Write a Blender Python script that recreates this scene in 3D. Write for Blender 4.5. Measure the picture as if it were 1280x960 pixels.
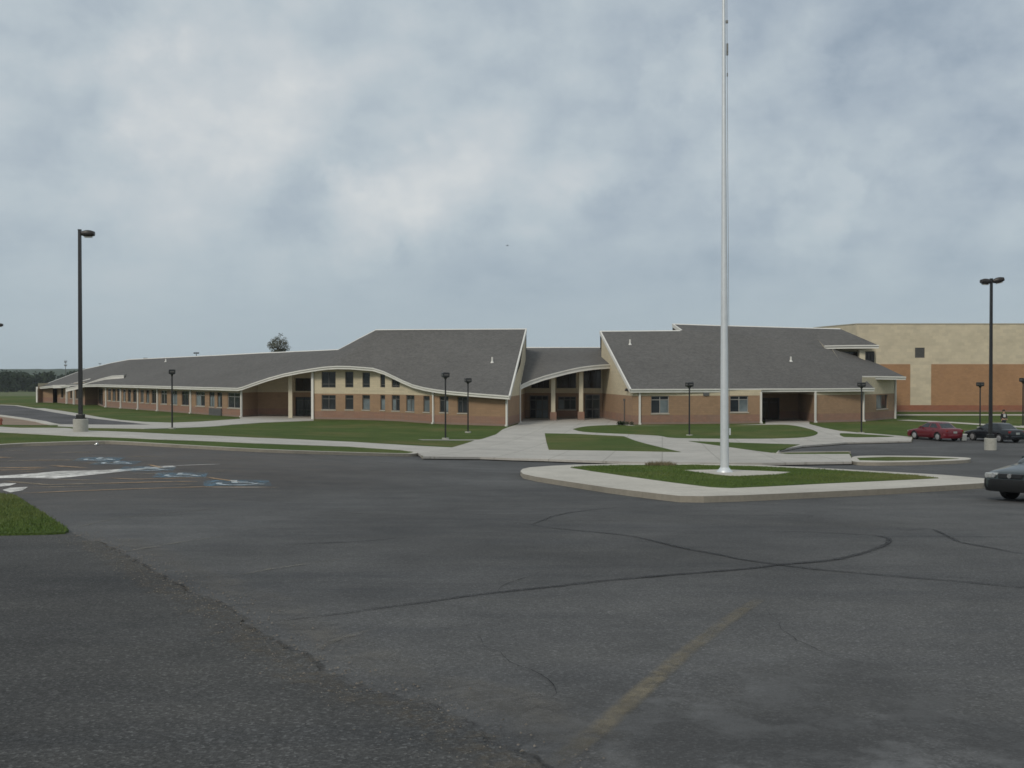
import bpy, bmesh, math, random
from mathutils import Vector, Matrix, noise as mn
random.seed(7)
R = math.radians
for o in list(bpy.data.objects): bpy.data.objects.remove(o)
scene = bpy.context.scene
COL = scene.collection
F, HZ, CX, EYE = 1244.0, 466.0, 640.0, 5.0      # photo focal length (px), horizon row, centre column, eye height above the building pad

# ------------------------------------------------------------------ camera, world, sun
cam = bpy.data.cameras.new("camera"); cam_o = bpy.data.objects.new("camera", cam); COL.objects.link(cam_o)
cam.sensor_width = 36.0; cam.lens = 36.0 * F / 1280.0
cam_o.location = (0, 0, EYE)
cam_o.rotation_euler = (R(90) - math.atan((480 - HZ) / F), 0, 0)
cam.clip_start = 0.1; cam.clip_end = 12000
scene.camera = cam_o
scene.view_settings.view_transform = 'Standard'; scene.view_settings.look = 'None'
scene.view_settings.exposure = 0.14; scene.view_settings.gamma = 1.0
scene.render.engine = 'CYCLES'
try:
    scene.cycles.pixel_filter_type = 'BLACKMAN_HARRIS'; scene.cycles.filter_width = 1.6
    scene.cycles.volume_bounces = 1
    scene.cycles.volume_max_steps = 64
except Exception: pass

def pxdir(px, row):
    return Vector(((px - CX) / F, 1.0, -(row - HZ) / F)).normalized()

SUN_ELEV, SUN_AZ = R(38), R(-148)     # azimuth measured from +Y towards +X: from the left, a little behind the camera
sun_dir = Vector((math.sin(SUN_AZ) * math.cos(SUN_ELEV), math.cos(SUN_AZ) * math.cos(SUN_ELEV), math.sin(SUN_ELEV)))
sl = bpy.data.lights.new("sun", 'SUN'); sl.energy = 1.5; sl.angle = R(14); sl.color = (1.0, 0.92, 0.80)
so = bpy.data.objects.new("sun", sl); COL.objects.link(so)
so.rotation_euler = (-sun_dir).to_track_quat('-Z', 'Y').to_euler()

world = bpy.data.worlds.new("World"); scene.world = world; world.use_nodes = True
def build_world():
    nt = world.node_tree; N = nt.nodes; L = nt.links; N.clear()
    def nd(t, **kw):
        n = N.new(t)
        for k, v in kw.items(): setattr(n, k, v)
        return n
    def math_(op, a, b=None, c=None, clamp=False):
        n = nd('ShaderNodeMath', operation=op, use_clamp=clamp)
        for i, v in enumerate((a, b, c)):
            if v is None: continue
            if isinstance(v, (int, float)): n.inputs[i].default_value = v
            else: L.new(v, n.inputs[i])
        return n.outputs[0]
    out = nd('ShaderNodeOutputWorld'); bg = nd('ShaderNodeBackground'); bg.inputs['Strength'].default_value = 0.1
    L.new(bg.outputs[0], out.inputs['Surface'])
    sky = nd('ShaderNodeTexSky'); sky.sky_type = 'NISHITA'; sky.sun_disc = False
    sky.sun_elevation = SUN_ELEV; sky.sun_rotation = SUN_AZ; sky.dust_density = 2.0
    tc = nd('ShaderNodeTexCoord'); gen = tc.outputs['Generated']
    # clouds live on a flat layer: project the direction onto a plane overhead
    sep = nd('ShaderNodeSeparateXYZ'); L.new(gen, sep.inputs[0])
    z = math_('MAXIMUM', sep.outputs[2], 0.0)
    zz = math_('ADD', z, 0.22)
    comb = nd('ShaderNodeCombineXYZ')
    L.new(math_('DIVIDE', sep.outputs[0], zz), comb.inputs[0])
    L.new(math_('DIVIDE', sep.outputs[1], zz), comb.inputs[1])
    P = comb.outputs[0]
    def noise(vec, scale, detail=6, rough=0.55, dist=0.0, off=(0, 0, 0)):
        m = nd('ShaderNodeMapping'); L.new(vec, m.inputs['Vector']); m.inputs['Location'].default_value = off
        n = nd('ShaderNodeTexNoise'); L.new(m.outputs[0], n.inputs['Vector'])
        n.inputs['Scale'].default_value = scale; n.inputs['Detail'].default_value = detail
        n.inputs['Roughness'].default_value = rough; n.inputs['Distortion'].default_value = dist
        return n
    warp = noise(gen, 5.0, 8, 0.62)
    wsub = nd('ShaderNodeVectorMath', operation='SUBTRACT'); L.new(warp.outputs['Color'], wsub.inputs[0]); wsub.inputs[1].default_value = (.5, .5, .5)
    wsc = nd('ShaderNodeVectorMath', operation='SCALE'); L.new(wsub.outputs[0], wsc.inputs[0]); wsc.inputs['Scale'].default_value = 0.24
    wad = nd('ShaderNodeVectorMath', operation='ADD'); L.new(gen, wad.inputs[0]); L.new(wsc.outputs[0], wad.inputs[1])
    wn = nd('ShaderNodeVectorMath', operation='NORMALIZE'); L.new(wad.outputs[0], wn.inputs[0])
    W = wn.outputs[0]
    # main cloud masses: (column, row, radius in degrees, amount, sharpness)
    blobs = [(985, 115, 10, -.22, .1), (1080, 95, 9, -.10, .1), (1265, 60, 11, -.17, .1), (735, 5, 8, -.20, .1), (1275, 330, 6, -.12, .2), (700, 330, 7, -.08, .2), (90, 245, 5, -.08, .2),
             (640, 470, 16, -.14, .1), (1000, 470, 16, -.14, .1), (250, 470, 18, -.14, .1), (365, 40, 5, -.12, .2), (25, 15, 6, -.12, .2), (330, 340, 5, -.06, .2), (1150, 300, 5, -.08, .2),
             (110, 138, 2.6, .10, .6), (165, 130, 2.6, .12, .6), (215, 150, 2.8, .10, .6), (330, 125, 4.5, .14, .5), (270, 170, 6, .08, .3), (405, 130, 3, .08, .5),
             (432, 300, 2.4, .11, .6), (455, 272, 2.2, .13, .7), (482, 246, 2.6, .10, .5), (505, 228, 2.6, .07, .5), (545, 235, 3, .11, .6), (590, 205, 3.5, .08, .5), (250, 265, 4, .08, .5), (150, 330, 5, .06, .4),
             (830, 78, 2.0, .12, .5), (848, 108, 2.4, .14, .5), (800, 70, 4, .08, .4), (920, 10, 4, .14, .4), (700, 180, 6, .10, .3), (765, 195, 2.4, .12, .7), (690, 215, 3.4, .08, .6),
             (960, 180, 3.2, .14, .7), (905, 195, 3, .08, .6), (1008, 278, 2.0, .16, .7), (1120, 215, 4.5, .12, .5), (1165, 245, 3, .12, .6), (1095, 240, 3, .08, .6), (1145, 165, 3, .10, .6), (690, 290, 3, .06, .5)]
    acc = None
    for px, row, rad, amt, sh in blobs:
        d = nd('ShaderNodeVectorMath', operation='DOT_PRODUCT'); L.new(W, d.inputs[0]); d.inputs[1].default_value = pxdir(px, row)
        mr = nd('ShaderNodeMapRange', interpolation_type='SMOOTHSTEP'); L.new(d.outputs['Value'], mr.inputs['Value'])
        mr.inputs['From Min'].default_value = math.cos(R(rad * 1.35)); mr.inputs['From Max'].default_value = math.cos(R(rad * sh))
        mr.inputs['To Min'].default_value = 0; mr.inputs['To Max'].default_value = amt
        acc = mr.outputs[0] if acc is None else math_('ADD', acc, mr.outputs[0])
    n1 = noise(P, 1.5, 9, 0.6, 0.05, (3.1, 1.7, 0)).outputs['Fac']
    n2 = noise(P, 5.5, 9, 0.62, 0.05, (7.3, 2.2, 0)).outputs['Fac']
    v = math_('ADD', math_('MULTIPLY', math_('SUBTRACT', n1, 0.5), 0.24), math_('MULTIPLY', math_('SUBTRACT', n2, 0.5), 0.26))
    # billows: light and shaded sides of the cloud heaps, from the slope of a thickness field
    def billow(off):
        m = nd('ShaderNodeMapping'); L.new(gen, m.inputs['Vector']); m.inputs['Location'].default_value = off; m.inputs['Scale'].default_value = (1, 1, 1.3)
        n = nd('ShaderNodeTexNoise'); L.new(m.outputs[0], n.inputs['Vector']); n.inputs['Scale'].default_value = 5.0; n.inputs['Detail'].default_value = 10; n.inputs['Roughness'].default_value = .52; n.inputs['Distortion'].default_value = .05
        return n.outputs['Fac']
    n3 = noise(gen, 17.0, 8, 0.62, 0.1, (1.1, 4.2, 2.0)).outputs['Fac']
    v = math_('ADD', v, math_('MULTIPLY', math_('SUBTRACT', n3, 0.5), 0.15))
    bA, bB = billow((5.2, 1.3, 2.0)), billow((5.2 + .020, 1.3, 2.0 - .034))
    rel = math_('MULTIPLY', math_('SUBTRACT', bA, bB), 1.5)
    thick = math_('MULTIPLY', math_('SUBTRACT', bA, 0.5), 0.22)
    relm = nd('ShaderNodeMapRange', interpolation_type='SMOOTHSTEP'); L.new(sep.outputs[2], relm.inputs['Value']); relm.inputs['From Min'].default_value = 0.02; relm.inputs['From Max'].default_value = 0.14
    v = math_('ADD', v, math_('MULTIPLY', math_('ADD', rel, thick), relm.outputs[0]))
    v = math_('ADD', math_('MULTIPLY', math_('ADD', v, acc), 0.76), 0.585)
    ramp = nd('ShaderNodeValToRGB'); L.new(v, ramp.inputs[0]); e = ramp.color_ramp.elements
    e[0].position = 0.08; e[0].color = (.245, .305, .375, 1); e[1].position = 0.95; e[1].color = (.65, .665, .66, 1)
    for p, c in ((.28, (.345, .405, .465, 1)), (.50, (.440, .500, .540, 1)), (.70, (.52, .56, .585, 1))):
        x = e.new(p); x.color = c
    # low haze near the horizon
    hz = nd('ShaderNodeMapRange', interpolation_type='SMOOTHSTEP'); L.new(sep.outputs[2], hz.inputs['Value'])
    hz.inputs['From Min'].default_value = -0.02; hz.inputs['From Max'].default_value = 0.20; hz.inputs['To Min'].default_value = 0.85; hz.inputs['To Max'].default_value = 0.0
    mix = nd('ShaderNodeMix', data_type='RGBA'); L.new(hz.outputs[0], mix.inputs[0]); L.new(ramp.outputs[0], mix.inputs[6]); mix.inputs[7].default_value = (.355, .430, .480, 1)
    x10 = nd('ShaderNodeVectorMath', operation='SCALE'); L.new(mix.outputs[2], x10.inputs[0]); x10.inputs['Scale'].default_value = 10.0
    m2 = nd('ShaderNodeMix', data_type='RGBA'); m2.inputs[0].default_value = 0.05; L.new(x10.outputs[0], m2.inputs[6]); L.new(sky.outputs[0], m2.inputs[7])
    L.new(m2.outputs[2], bg.inputs['Color'])
build_world()

# ------------------------------------------------------------------ tagging and small mesh helpers
def tag(o, label=None, cat=None, group=None, kind=None):
    if label: o['label'] = label
    if cat: o['category'] = cat
    if group: o['group'] = group
    if kind: o['kind'] = kind
    return o
def empty(name, loc=(0, 0, 0), rz=0.0):
    o = bpy.data.objects.new(name, None); COL.objects.link(o); o.location = loc; o.rotation_euler = (0, 0, rz)
    o.empty_display_size = 0.3; return o
class MB:
    """collects faces (with a material slot each) for ONE mesh object"""
    def __init__(s): s.v = []; s.f = []; s.m = []
    def face(s, pts, m=0):
        i = len(s.v); s.v += [tuple(p) for p in pts]; s.f.append(tuple(range(i, i + len(pts)))); s.m.append(m)
    def grid(s, rows, m=0, close=False):
        i0 = len(s.v); n = len(rows[0])
        for r in rows: s.v += [tuple(p) for p in r]
        for a in range(len(rows) - 1):
            for b in range(n if close else n - 1):
                c = (b + 1) % n
                s.f.append((i0 + a * n + b, i0 + a * n + c, i0 + (a + 1) * n + c, i0 + (a + 1) * n + b)); s.m.append(m)
    def box(s, c, d, m=0, rz=0.0, rx=0.0, ry=0.0, bev=0.0):
        M = Matrix.Translation(c) @ Matrix.Rotation(rz, 4, 'Z') @ Matrix.Rotation(rx, 4, 'X') @ Matrix.Rotation(ry, 4, 'Y')
        if bev > 0:
            bm = bmesh.new(); bmesh.ops.create_cube(bm, size=1.0)
            for v in bm.verts: v.co = Vector((v.co.x * d[0], v.co.y * d[1], v.co.z * d[2]))
            bmesh.ops.bevel(bm, geom=bm.edges[:], offset=bev, segments=2, affect='EDGES', profile=0.6)
            for f in bm.faces: s.face([M @ v.co for v in f.verts], m)
            bm.free(); return
        x, y, z = d[0] / 2, d[1] / 2, d[2] / 2
        P = [M @ Vector(p) for p in ((-x, -y, -z), (x, -y, -z), (x, y, -z), (-x, y, -z), (-x, -y, z), (x, -y, z), (x, y, z), (-x, y, z))]
        for q in ((0, 3, 2, 1), (4, 5, 6, 7), (0, 1, 5, 4), (1, 2, 6, 5), (2, 3, 7, 6), (3, 0, 4, 7)): s.face([P[k] for k in q], m)
    def tube(s, pts, rad, n=12, m=0, cap=True):
        pts = [Vector(p) for p in pts]; rad = rad if isinstance(rad, (list, tuple)) else [rad] * len(pts)
        rings = []
        for k, p in enumerate(pts):
            t = (pts[min(k + 1, len(pts) - 1)] - pts[max(k - 1, 0)]).normalized()
            u = t.cross(Vector((0, 0, 1)) if abs(t.z) < .9 else Vector((1, 0, 0))).normalized(); w = t.cross(u)
            rings.append([p + (u * math.cos(2 * math.pi * j / n) + w * math.sin(2 * math.pi * j / n)) * rad[k] for j in range(n)])
        s.grid(rings, m, close=True)
        if cap: s.face(rings[0][::-1], m); s.face(rings[-1], m)
    def build(s, name, mats, parent=None, smooth=False, merge=True):
        me = bpy.data.meshes.new(name); me.from_pydata(s.v, [], s.f)
        mats = mats if isinstance(mats, (list, tuple)) else [mats]
        for mt in mats: me.materials.append(mt)
        me.polygons.foreach_set('material_index', s.m)
        if merge:
            bm = bmesh.new(); bm.from_mesh(me); bmesh.ops.remove_doubles(bm, verts=bm.verts, dist=1e-4)
            bmesh.ops.recalc_face_normals(bm, faces=bm.faces) if smooth else None
            bm.to_mesh(me); bm.free()
        if smooth:
            for p in me.polygons: p.use_smooth = True
            if hasattr(me, 'set_sharp_from_angle'): me.set_sharp_from_angle(angle=R(40))
        o = bpy.data.objects.new(name, me); COL.objects.link(o)
        if parent: o.parent = parent
        return o

# ------------------------------------------------------------------ materials
def new_mat(name):
    m = bpy.data.materials.new(name); m.use_nodes = True; nt = m.node_tree
    return m, nt, nt.nodes, nt.links, nt.nodes['Principled BSDF']
def tex_noise(N, L, vec, scale, detail=5, rough=.55):
    n = N.new('ShaderNodeTexNoise'); n.inputs['Scale'].default_value = scale; n.inputs['Detail'].default_value = detail; n.inputs['Roughness'].default_value = rough
    if vec is not None: L.new(vec, n.inputs['Vector'])
    return n.outputs['Fac']
def ramp(N, L, fac, stops):
    r = N.new('ShaderNodeValToRGB'); L.new(fac, r.inputs[0]); e = r.color_ramp.elements
    e[0].position, e[0].color = stops[0][0], (*stops[0][1], 1); e[1].position, e[1].color = stops[-1][0], (*stops[-1][1], 1)
    for p, c in stops[1:-1]: x = e.new(p); x.color = (*c, 1)
    return r.outputs[0]
def mixc(N, L, fac, a, b, mode='MIX'):
    n = N.new('ShaderNodeMix'); n.data_type = 'RGBA'; n.blend_type = mode
    for i, v in ((0, fac), (6, a), (7, b)):
        if isinstance(v, (int, float)): n.inputs[i].default_value = v
        elif isinstance(v, tuple): n.inputs[i].default_value = (*v, 1) if len(v) == 3 else v
        else: L.new(v, n.inputs[i])
    return n.outputs[2]
def mrange(N, L, v, a, b, c=0.0, d=1.0):
    n = N.new('ShaderNodeMapRange'); L.new(v, n.inputs['Value'])
    for k, x in zip(('From Min', 'From Max', 'To Min', 'To Max'), (a, b, c, d)): n.inputs[k].default_value = x
    return n.outputs[0]
def fmath(N, L, op, a, b=None):
    n = N.new('ShaderNodeMath'); n.operation = op
    for i, v in enumerate((a, b)):
        if v is None: continue
        if isinstance(v, (int, float)): n.inputs[i].default_value = v
        else: L.new(v, n.inputs[i])
    return n.outputs[0]
def bump(N, L, bsdf, h, strength=.3, dist=.02):
    b = N.new('ShaderNodeBump'); b.inputs['Strength'].default_value = strength; b.inputs['Distance'].default_value = dist
    L.new(h, b.inputs['Height']); L.new(b.outputs[0], bsdf.inputs['Normal'])
def geo_pos(N): return N.new('ShaderNodeNewGeometry').outputs['Position']

def simple(name, col, rough=.6, metal=0.0, var=.12, scale=3.0, coat=0.0, spec=.5):
    m, nt, N, L, B = new_mat(name)
    v = tex_noise(N, L, N.new('ShaderNodeTexCoord').outputs['Object'], scale, 5)
    lo = tuple(c * (1 - var) for c in col); hi = tuple(min(1, c * (1 + var)) for c in col)
    L.new(ramp(N, L, v, [(.3, lo), (.7, hi)]), B.inputs['Base Color'])
    B.inputs['Roughness'].default_value = rough; B.inputs['Metallic'].default_value = metal
    B.inputs['Coat Weight'].default_value = coat; B.inputs['Specular IOR Level'].default_value = spec
    return m

def asphalt(name, base, speck, coarse, brown=0.0, patches=True):
    m, nt, N, L, B = new_mat(name); P = geo_pos(N)
    big = tex_noise(N, L, P, .16, 6, .6); mid = tex_noise(N, L, P, 1.1, 6, .65); fine = tex_noise(N, L, P, coarse, 3, .7)
    c = ramp(N, L, big, [(.34, tuple(x * .74 for x in base)), (.5, base), (.66, tuple(x * 1.26 for x in base))])
    c = mixc(N, L, 1.0, c, ramp(N, L, mid, [(.3, (.86, .86, .86)), (.7, (1.13, 1.12, 1.10))]), 'MULTIPLY')
    # stretched drift stains
    mp = N.new('ShaderNodeMapping'); mp.inputs['Scale'].default_value = (.35, 2.2, 1); mp.inputs['Rotation'].default_value = (0, 0, .12); L.new(P, mp.inputs['Vector'])
    st = tex_noise(N, L, mp.outputs[0], .55, 7, .68)
    c = mixc(N, L, 1.0, c, ramp(N, L, st, [(.30, (.80, .82, .85)), (.48, (1, 1, 1)), (.72, (1.14, 1.13, 1.10))]), 'MULTIPLY')
    # aggregate: pale and dark stones
    vo = N.new('ShaderNodeTexVoronoi'); vo.inputs['Scale'].default_value = coarse * 1.3; L.new(P, vo.inputs['Vector'])
    sepc = N.new('ShaderNodeSeparateColor'); L.new(vo.outputs['Color'], sepc.inputs[0])
    c = mixc(N, L, 1.0, c, ramp(N, L, sepc.outputs[0], [(.0, (1 - speck,) * 3), (.62, (1, 1, 1)), (.90, (1 + speck,) * 3), (.975, (1 + speck * 2.6,) * 3)]), 'MULTIPLY')
    c = mixc(N, L, 1.0, c, ramp(N, L, fine, [(.3, (.82, .82, .82)), (.7, (1.18, 1.18, 1.18))]), 'MULTIPLY')
    if patches:
        # pale scoured patches, a darker mottled zone and dirt where the stalls are
        sc = tex_noise(N, L, P, 1.9, 8, .72)
        def zone(px_, py_, r0, r1):
            d = N.new('ShaderNodeVectorMath'); d.operation = 'DISTANCE'
            fl = N.new('ShaderNodeVectorMath'); fl.operation = 'MULTIPLY'; L.new(P, fl.inputs[0]); fl.inputs[1].default_value = (1, 1, 0)
            L.new(fl.outputs[0], d.inputs[0]); d.inputs[1].default_value = (px_, py_, 0); return mrange(N, L, d.outputs['Value'], r1, r0, 0, 1)
        z1 = zone(1.5, 4.9, .5, 2.6)
        k = fmath(N, L, 'MULTIPLY', mrange(N, L, sc, .47, .60, 0, .9), z1)
        c = mixc(N, L, k, c, tuple(x * 2.1 for x in base))
        z2 = zone(1.9, 4.5, 1.0, 3.6)
        k = fmath(N, L, 'MULTIPLY', mrange(N, L, tex_noise(N, L, P, .8, 6, .6), .40, .56, 0, .55), z2)
        c = mixc(N, L, k, c, tuple(x * .48 for x in base))
        z3 = zone(-19, 34, 9, 18)
        k = fmath(N, L, 'MULTIPLY', mrange(N, L, mid, .3, .65, .1, .6), z3)
        c = mixc(N, L, k, c, (base[0] * 1.25, base[1] * 1.02, base[2] * .86))
    L.new(c, B.inputs['Base Color']); B.inputs['Roughness'].default_value = .93; B.inputs['Specular IOR Level'].default_value = .25
    h = fmath(N, L, 'ADD', fine, fmath(N, L, 'MULTIPLY', vo.outputs['Distance'], .6))
    bump(N, L, B, h, .55, .012)
    return m
def grass_mat(name, a, b, dry):
    m, nt, N, L, B = new_mat(name); P = geo_pos(N)
    big = tex_noise(N, L, P, .11, 5, .6); mid = tex_noise(N, L, P, .9, 6, .65); fine = tex_noise(N, L, P, 22, 3, .7)
    c = mixc(N, L, mrange(N, L, mid, .3, .7), a, b)
    c = mixc(N, L, mrange(N, L, big, .48, .68, 0, .75), c, dry)
    m2 = tex_noise(N, L, P, 3.2, 7, .72)
    c = mixc(N, L, mrange(N, L, m2, .56, .74, 0, .55), c, tuple(x * 1.15 for x in dry))
    c = mixc(N, L, 1.0, c, ramp(N, L, tex_noise(N, L, P, .35, 5, .6), [(.35, (.84, .88, .80)), (.65, (1.12, 1.08, 1.1))]), 'MULTIPLY')
    c = mixc(N, L, 1.0, c, ramp(N, L, fine, [(.25, (.5, .5, .5)), (.75, (1.45, 1.45, 1.45))]), 'MULTIPLY')
    L.new(c, B.inputs['Base Color']); B.inputs['Roughness'].default_value = .95; B.inputs['Specular IOR Level'].default_value = .1
    bump(N, L, B, fine, .8, .05)
    return m
def concrete_mat(name, base, joints=None, rot=0.0):
    m, nt, N, L, B = new_mat(name); P = geo_pos(N)
    big = tex_noise(N, L, P, .35, 6, .65); fine = tex_noise(N, L, P, 9, 6, .7)
    c = ramp(N, L, big, [(.3, tuple(x * .84 for x in base)), (.7, tuple(x * 1.1 for x in base))])
    c = mixc(N, L, 1.0, c, ramp(N, L, fine, [(.3, (.86, .86, .85)), (.7, (1.08, 1.08, 1.08))]), 'MULTIPLY')
    c = mixc(N, L, mrange(N, L, tex_noise(N, L, P, 1.3, 8, .7), .52, .72, 0, .45), c, tuple(x * .55 for x in base))
    if joints:
        mp = N.new('ShaderNodeMapping'); mp.inputs['Rotation'].default_value = (0, 0, rot); L.new(P, mp.inputs['Vector'])
        br = N.new('ShaderNodeTexBrick'); br.offset = 0; br.inputs['Scale'].default_value = 1; br.inputs['Brick Width'].default_value = joints; br.inputs['Row Height'].default_value = joints
        br.inputs['Mortar Size'].default_value = .035; br.inputs['Color1'].default_value = (1, 1, 1, 1); br.inputs['Color2'].default_value = (.9, .9, .9, 1); br.inputs['Mortar'].default_value = (.68, .68, .66, 1)
        L.new(mp.outputs[0], br.inputs['Vector']); c = mixc(N, L, .9, c, br.outputs['Color'], 'MULTIPLY')
    L.new(c, B.inputs['Base Color']); B.inputs['Roughness'].default_value = .88; bump(N, L, B, fine, .2, .01)
    return m
def banded_block(name, low, mid, top, z1, z2, bw=.4, bh=.2, jc=.8):
    """masonry laid in coloured courses: a low band, a middle band and pale block above"""
    m, nt, N, L, B = new_mat(name); P = geo_pos(N)
    sep = N.new('ShaderNodeSeparateXYZ'); L.new(P, sep.inputs[0]); z = sep.outputs[2]
    cmb = N.new('ShaderNodeCombineXYZ'); L.new(fmath(N, L, 'ADD', sep.outputs[0], sep.outputs[1]), cmb.inputs[0]); L.new(z, cmb.inputs[1])
    br = N.new('ShaderNodeTexBrick'); br.inputs['Scale'].default_value = 1; br.inputs['Brick Width'].default_value = bw; br.inputs['Row Height'].default_value = bh
    br.inputs['Mortar Size'].default_value = .012; br.inputs['Color1'].default_value = (1.1, 1.08, 1.06, 1); br.inputs['Color2'].default_value = (.86, .86, .87, 1); br.inputs['Mortar'].default_value = (jc, jc, jc, 1)
    L.new(cmb.outputs[0], br.inputs['Vector'])
    lo = mixc(N, L, mrange(N, L, tex_noise(N, L, P, .8, 5), .35, .65), low, tuple(x * y for x, y in zip(low, (.92, 1.04, 1.1))))
    md = mixc(N, L, mrange(N, L, tex_noise(N, L, P, .5, 5), .35, .65), mid, tuple(x * .88 for x in mid))
    tp = mixc(N, L, mrange(N, L, tex_noise(N, L, P, .4, 5), .35, .65), top, tuple(x * .96 for x in top))
    c = mixc(N, L, fmath(N, L, 'GREATER_THAN', z, z1), lo, md)
    c = mixc(N, L, fmath(N, L, 'GREATER_THAN', z, z2), c, tp)
    c = mixc(N, L, fmath(N, L, 'LESS_THAN', z, .32), c, tuple(x * .5 + y * .5 for x, y in zip(low, (.2, .18, .16))))
    c = mixc(N, L, .55, c, br.outputs['Color'], 'MULTIPLY')
    c = mixc(N, L, .18, c, ramp(N, L, tex_noise(N, L, P, 2.2, 7, .7), [(.3, (.82, .82, .82)), (.7, (1.12, 1.12, 1.12))]), 'MULTIPLY')
    L.new(c, B.inputs['Base Color']); B.inputs['Roughness'].default_value = .9
    return m
def shingle_mat(name, base):
    m, nt, N, L, B = new_mat(name); P = geo_pos(N)
    mp = N.new('ShaderNodeMapping'); mp.inputs['Scale'].default_value = (1, 1, 2.4); L.new(P, mp.inputs['Vector'])
    vo = N.new('ShaderNodeTexVoronoi'); vo.inputs['Scale'].default_value = 5.5; L.new(mp.outputs[0], vo.inputs['Vector'])
    sepc = N.new('ShaderNodeSeparateColor'); L.new(vo.outputs['Color'], sepc.inputs[0])
    sep = N.new('ShaderNodeSeparateXYZ'); L.new(P, sep.inputs[0])
    saw = N.new('ShaderNodeMath'); saw.operation = 'FRACT'; L.new(fmath(N, L, 'MULTIPLY', sep.outputs[2], 6.5), saw.inputs[0])
    big = tex_noise(N, L, P, .12, 6, .6)
    c = ramp(N, L, big, [(.3, tuple(x * .90 for x in base)), (.7, tuple(x * 1.10 for x in base))])
    c = mixc(N, L, 1.0, c, ramp(N, L, sepc.outputs[0], [(0, (.86, .865, .87)), (1, (1.14, 1.13, 1.12))]), 'MULTIPLY')
    c = mixc(N, L, 1.0, c, ramp(N, L, saw.outputs[0], [(0, (.84, .84, .84)), (.25, (1.0, 1.0, 1.0)), (1, (1.05, 1.05, 1.05))]), 'MULTIPLY')
    c = mixc(N, L, 1.0, c, ramp(N, L, tex_noise(N, L, P, 1.6, 6, .7), [(.3, (.9, .9, .9)), (.7, (1.1, 1.1, 1.1))]), 'MULTIPLY')
    L.new(c, B.inputs['Base Color']); B.inputs['Roughness'].default_value = .95; B.inputs['Specular IOR Level'].default_value = .2
    bump(N, L, B, saw.outputs[0], .3, .02)
    return m
def worn_paint(name, col, thr=.5, sc=6.0, amax=1.0, var=.25, rough=.9):
    """thin paint worn through to the paving: the worn places are holes in the paint film"""
    m, nt, N, L, B = new_mat(name); P = geo_pos(N)
    k = mrange(N, L, tex_noise(N, L, P, sc, 8, .75), thr - .13, thr + .13, 0, amax)
    k = fmath(N, L, 'MULTIPLY', k, mrange(N, L, tex_noise(N, L, P, .7, 5), .3, .6, .5, 1))
    at_ = N.new('ShaderNodeAttribute'); at_.attribute_name = 'rim_wear'
    k = fmath(N, L, 'MULTIPLY', k, fmath(N, L, 'SUBTRACT', 1.0, at_.outputs['Fac']))
    c = mixc(N, L, mrange(N, L, tex_noise(N, L, P, 3, 4), .35, .65), tuple(x * (1 - var) for x in col), tuple(x * (1 + var) for x in col))
    L.new(c, B.inputs['Base Color']); B.inputs['Roughness'].default_value = rough; B.inputs['Specular IOR Level'].default_value = .2
    L.new(k, B.inputs['Alpha'])
    return m
def glass_mat(name, col, rough=.08):
    m, nt, N, L, B = new_mat(name)
    v = tex_noise(N, L, geo_pos(N), .7, 4)
    L.new(ramp(N, L, v, [(.35, tuple(x * .7 for x in col)), (.65, tuple(x * 1.3 for x in col))]), B.inputs['Base Color'])
    B.inputs['Roughness'].default_value = rough; B.inputs['Specular IOR Level'].default_value = .45
    return m
M = {}
M['asphalt'] = asphalt('asphalt', (.0765, .0775, .079), .22, 52)
M['apron'] = asphalt('asphalt_apron', (.053, .0535, .0535), .34, 50, patches=False)
M['road'] = asphalt('road_asphalt', (.080, .079, .083), .20, 30, patches=False)
M['grass'] = grass_mat('grass', (.055, .090, .022), (.076, .108, .028), (.135, .124, .048))
M['blade'] = grass_mat('grass_blades', (.088, .142, .038), (.125, .175, .050), (.175, .175, .075))
M['grass2'] = grass_mat('lush_grass', (.056, .092, .024), (.076, .112, .032), (.105, .125, .040))
M['field'] = grass_mat('field_grass', (.085, .115, .05), (.12, .135, .07), (.15, .145, .09))
M['dirt'] = concrete_mat('dry_earth', (.22, .16, .11))
M['walk'] = concrete_mat('sidewalk_concrete', (.44, .42, .385), 1.8, .25)
M['plaza'] = concrete_mat('plaza_concrete', (.43, .41, .375), 2.6, .15)
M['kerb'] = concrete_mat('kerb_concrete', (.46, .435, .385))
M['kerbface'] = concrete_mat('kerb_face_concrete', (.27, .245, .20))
M['basecon'] = concrete_mat('lamp_base_concrete', (.36, .355, .315))
M['school'] = banded_block('school_masonry', (.262, .148, .104), (.305, .200, .122), (.52, .455, .325), .98, 2.82)
M['gym'] = banded_block('gym_block', (.27, .105, .062), (.35, .20, .105), (.35, .20, .105), .95, 40, jc=.9)
M['gymcream'] = banded_block('gym_cream_block', (.55, .485, .36), (.55, .485, .36), (.54, .475, .355), .9, 40, bw=.8, bh=.4, jc=.9)
M['roof'] = shingle_mat('roof_shingles', (.110, .107, .103))
M['trim'] = simple('white_trim', (.62, .61, .57), .55, var=.06, scale=.8)
M['cream'] = simple('cream_stucco', (.54, .49, .37), .85, var=.06, scale=1.5)
M['soffit'] = simple('soffit_panel', (.40, .37, .30), .8, var=.05)
M['darkmetal'] = simple('bronze_metal', (.018, .014, .012), .45, var=.2)
M['black'] = simple('black_metal', (.014, .015, .016), .42, var=.2)
M['frame'] = simple('window_frame', (.10, .095, .088), .5, var=.1)
M['pframe'] = simple('pale_frame', (.30, .29, .27), .5, var=.1)
M['glass'] = glass_mat('dark_glass', (.022, .026, .03))
M['blind'] = glass_mat('glass_over_blinds', (.15, .18, .19), .2)
M['bglass'] = glass_mat('brown_glass', (.03, .023, .019), .12)
M['louver'] = simple('grey_louver', (.10, .10, .098), .6)
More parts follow.
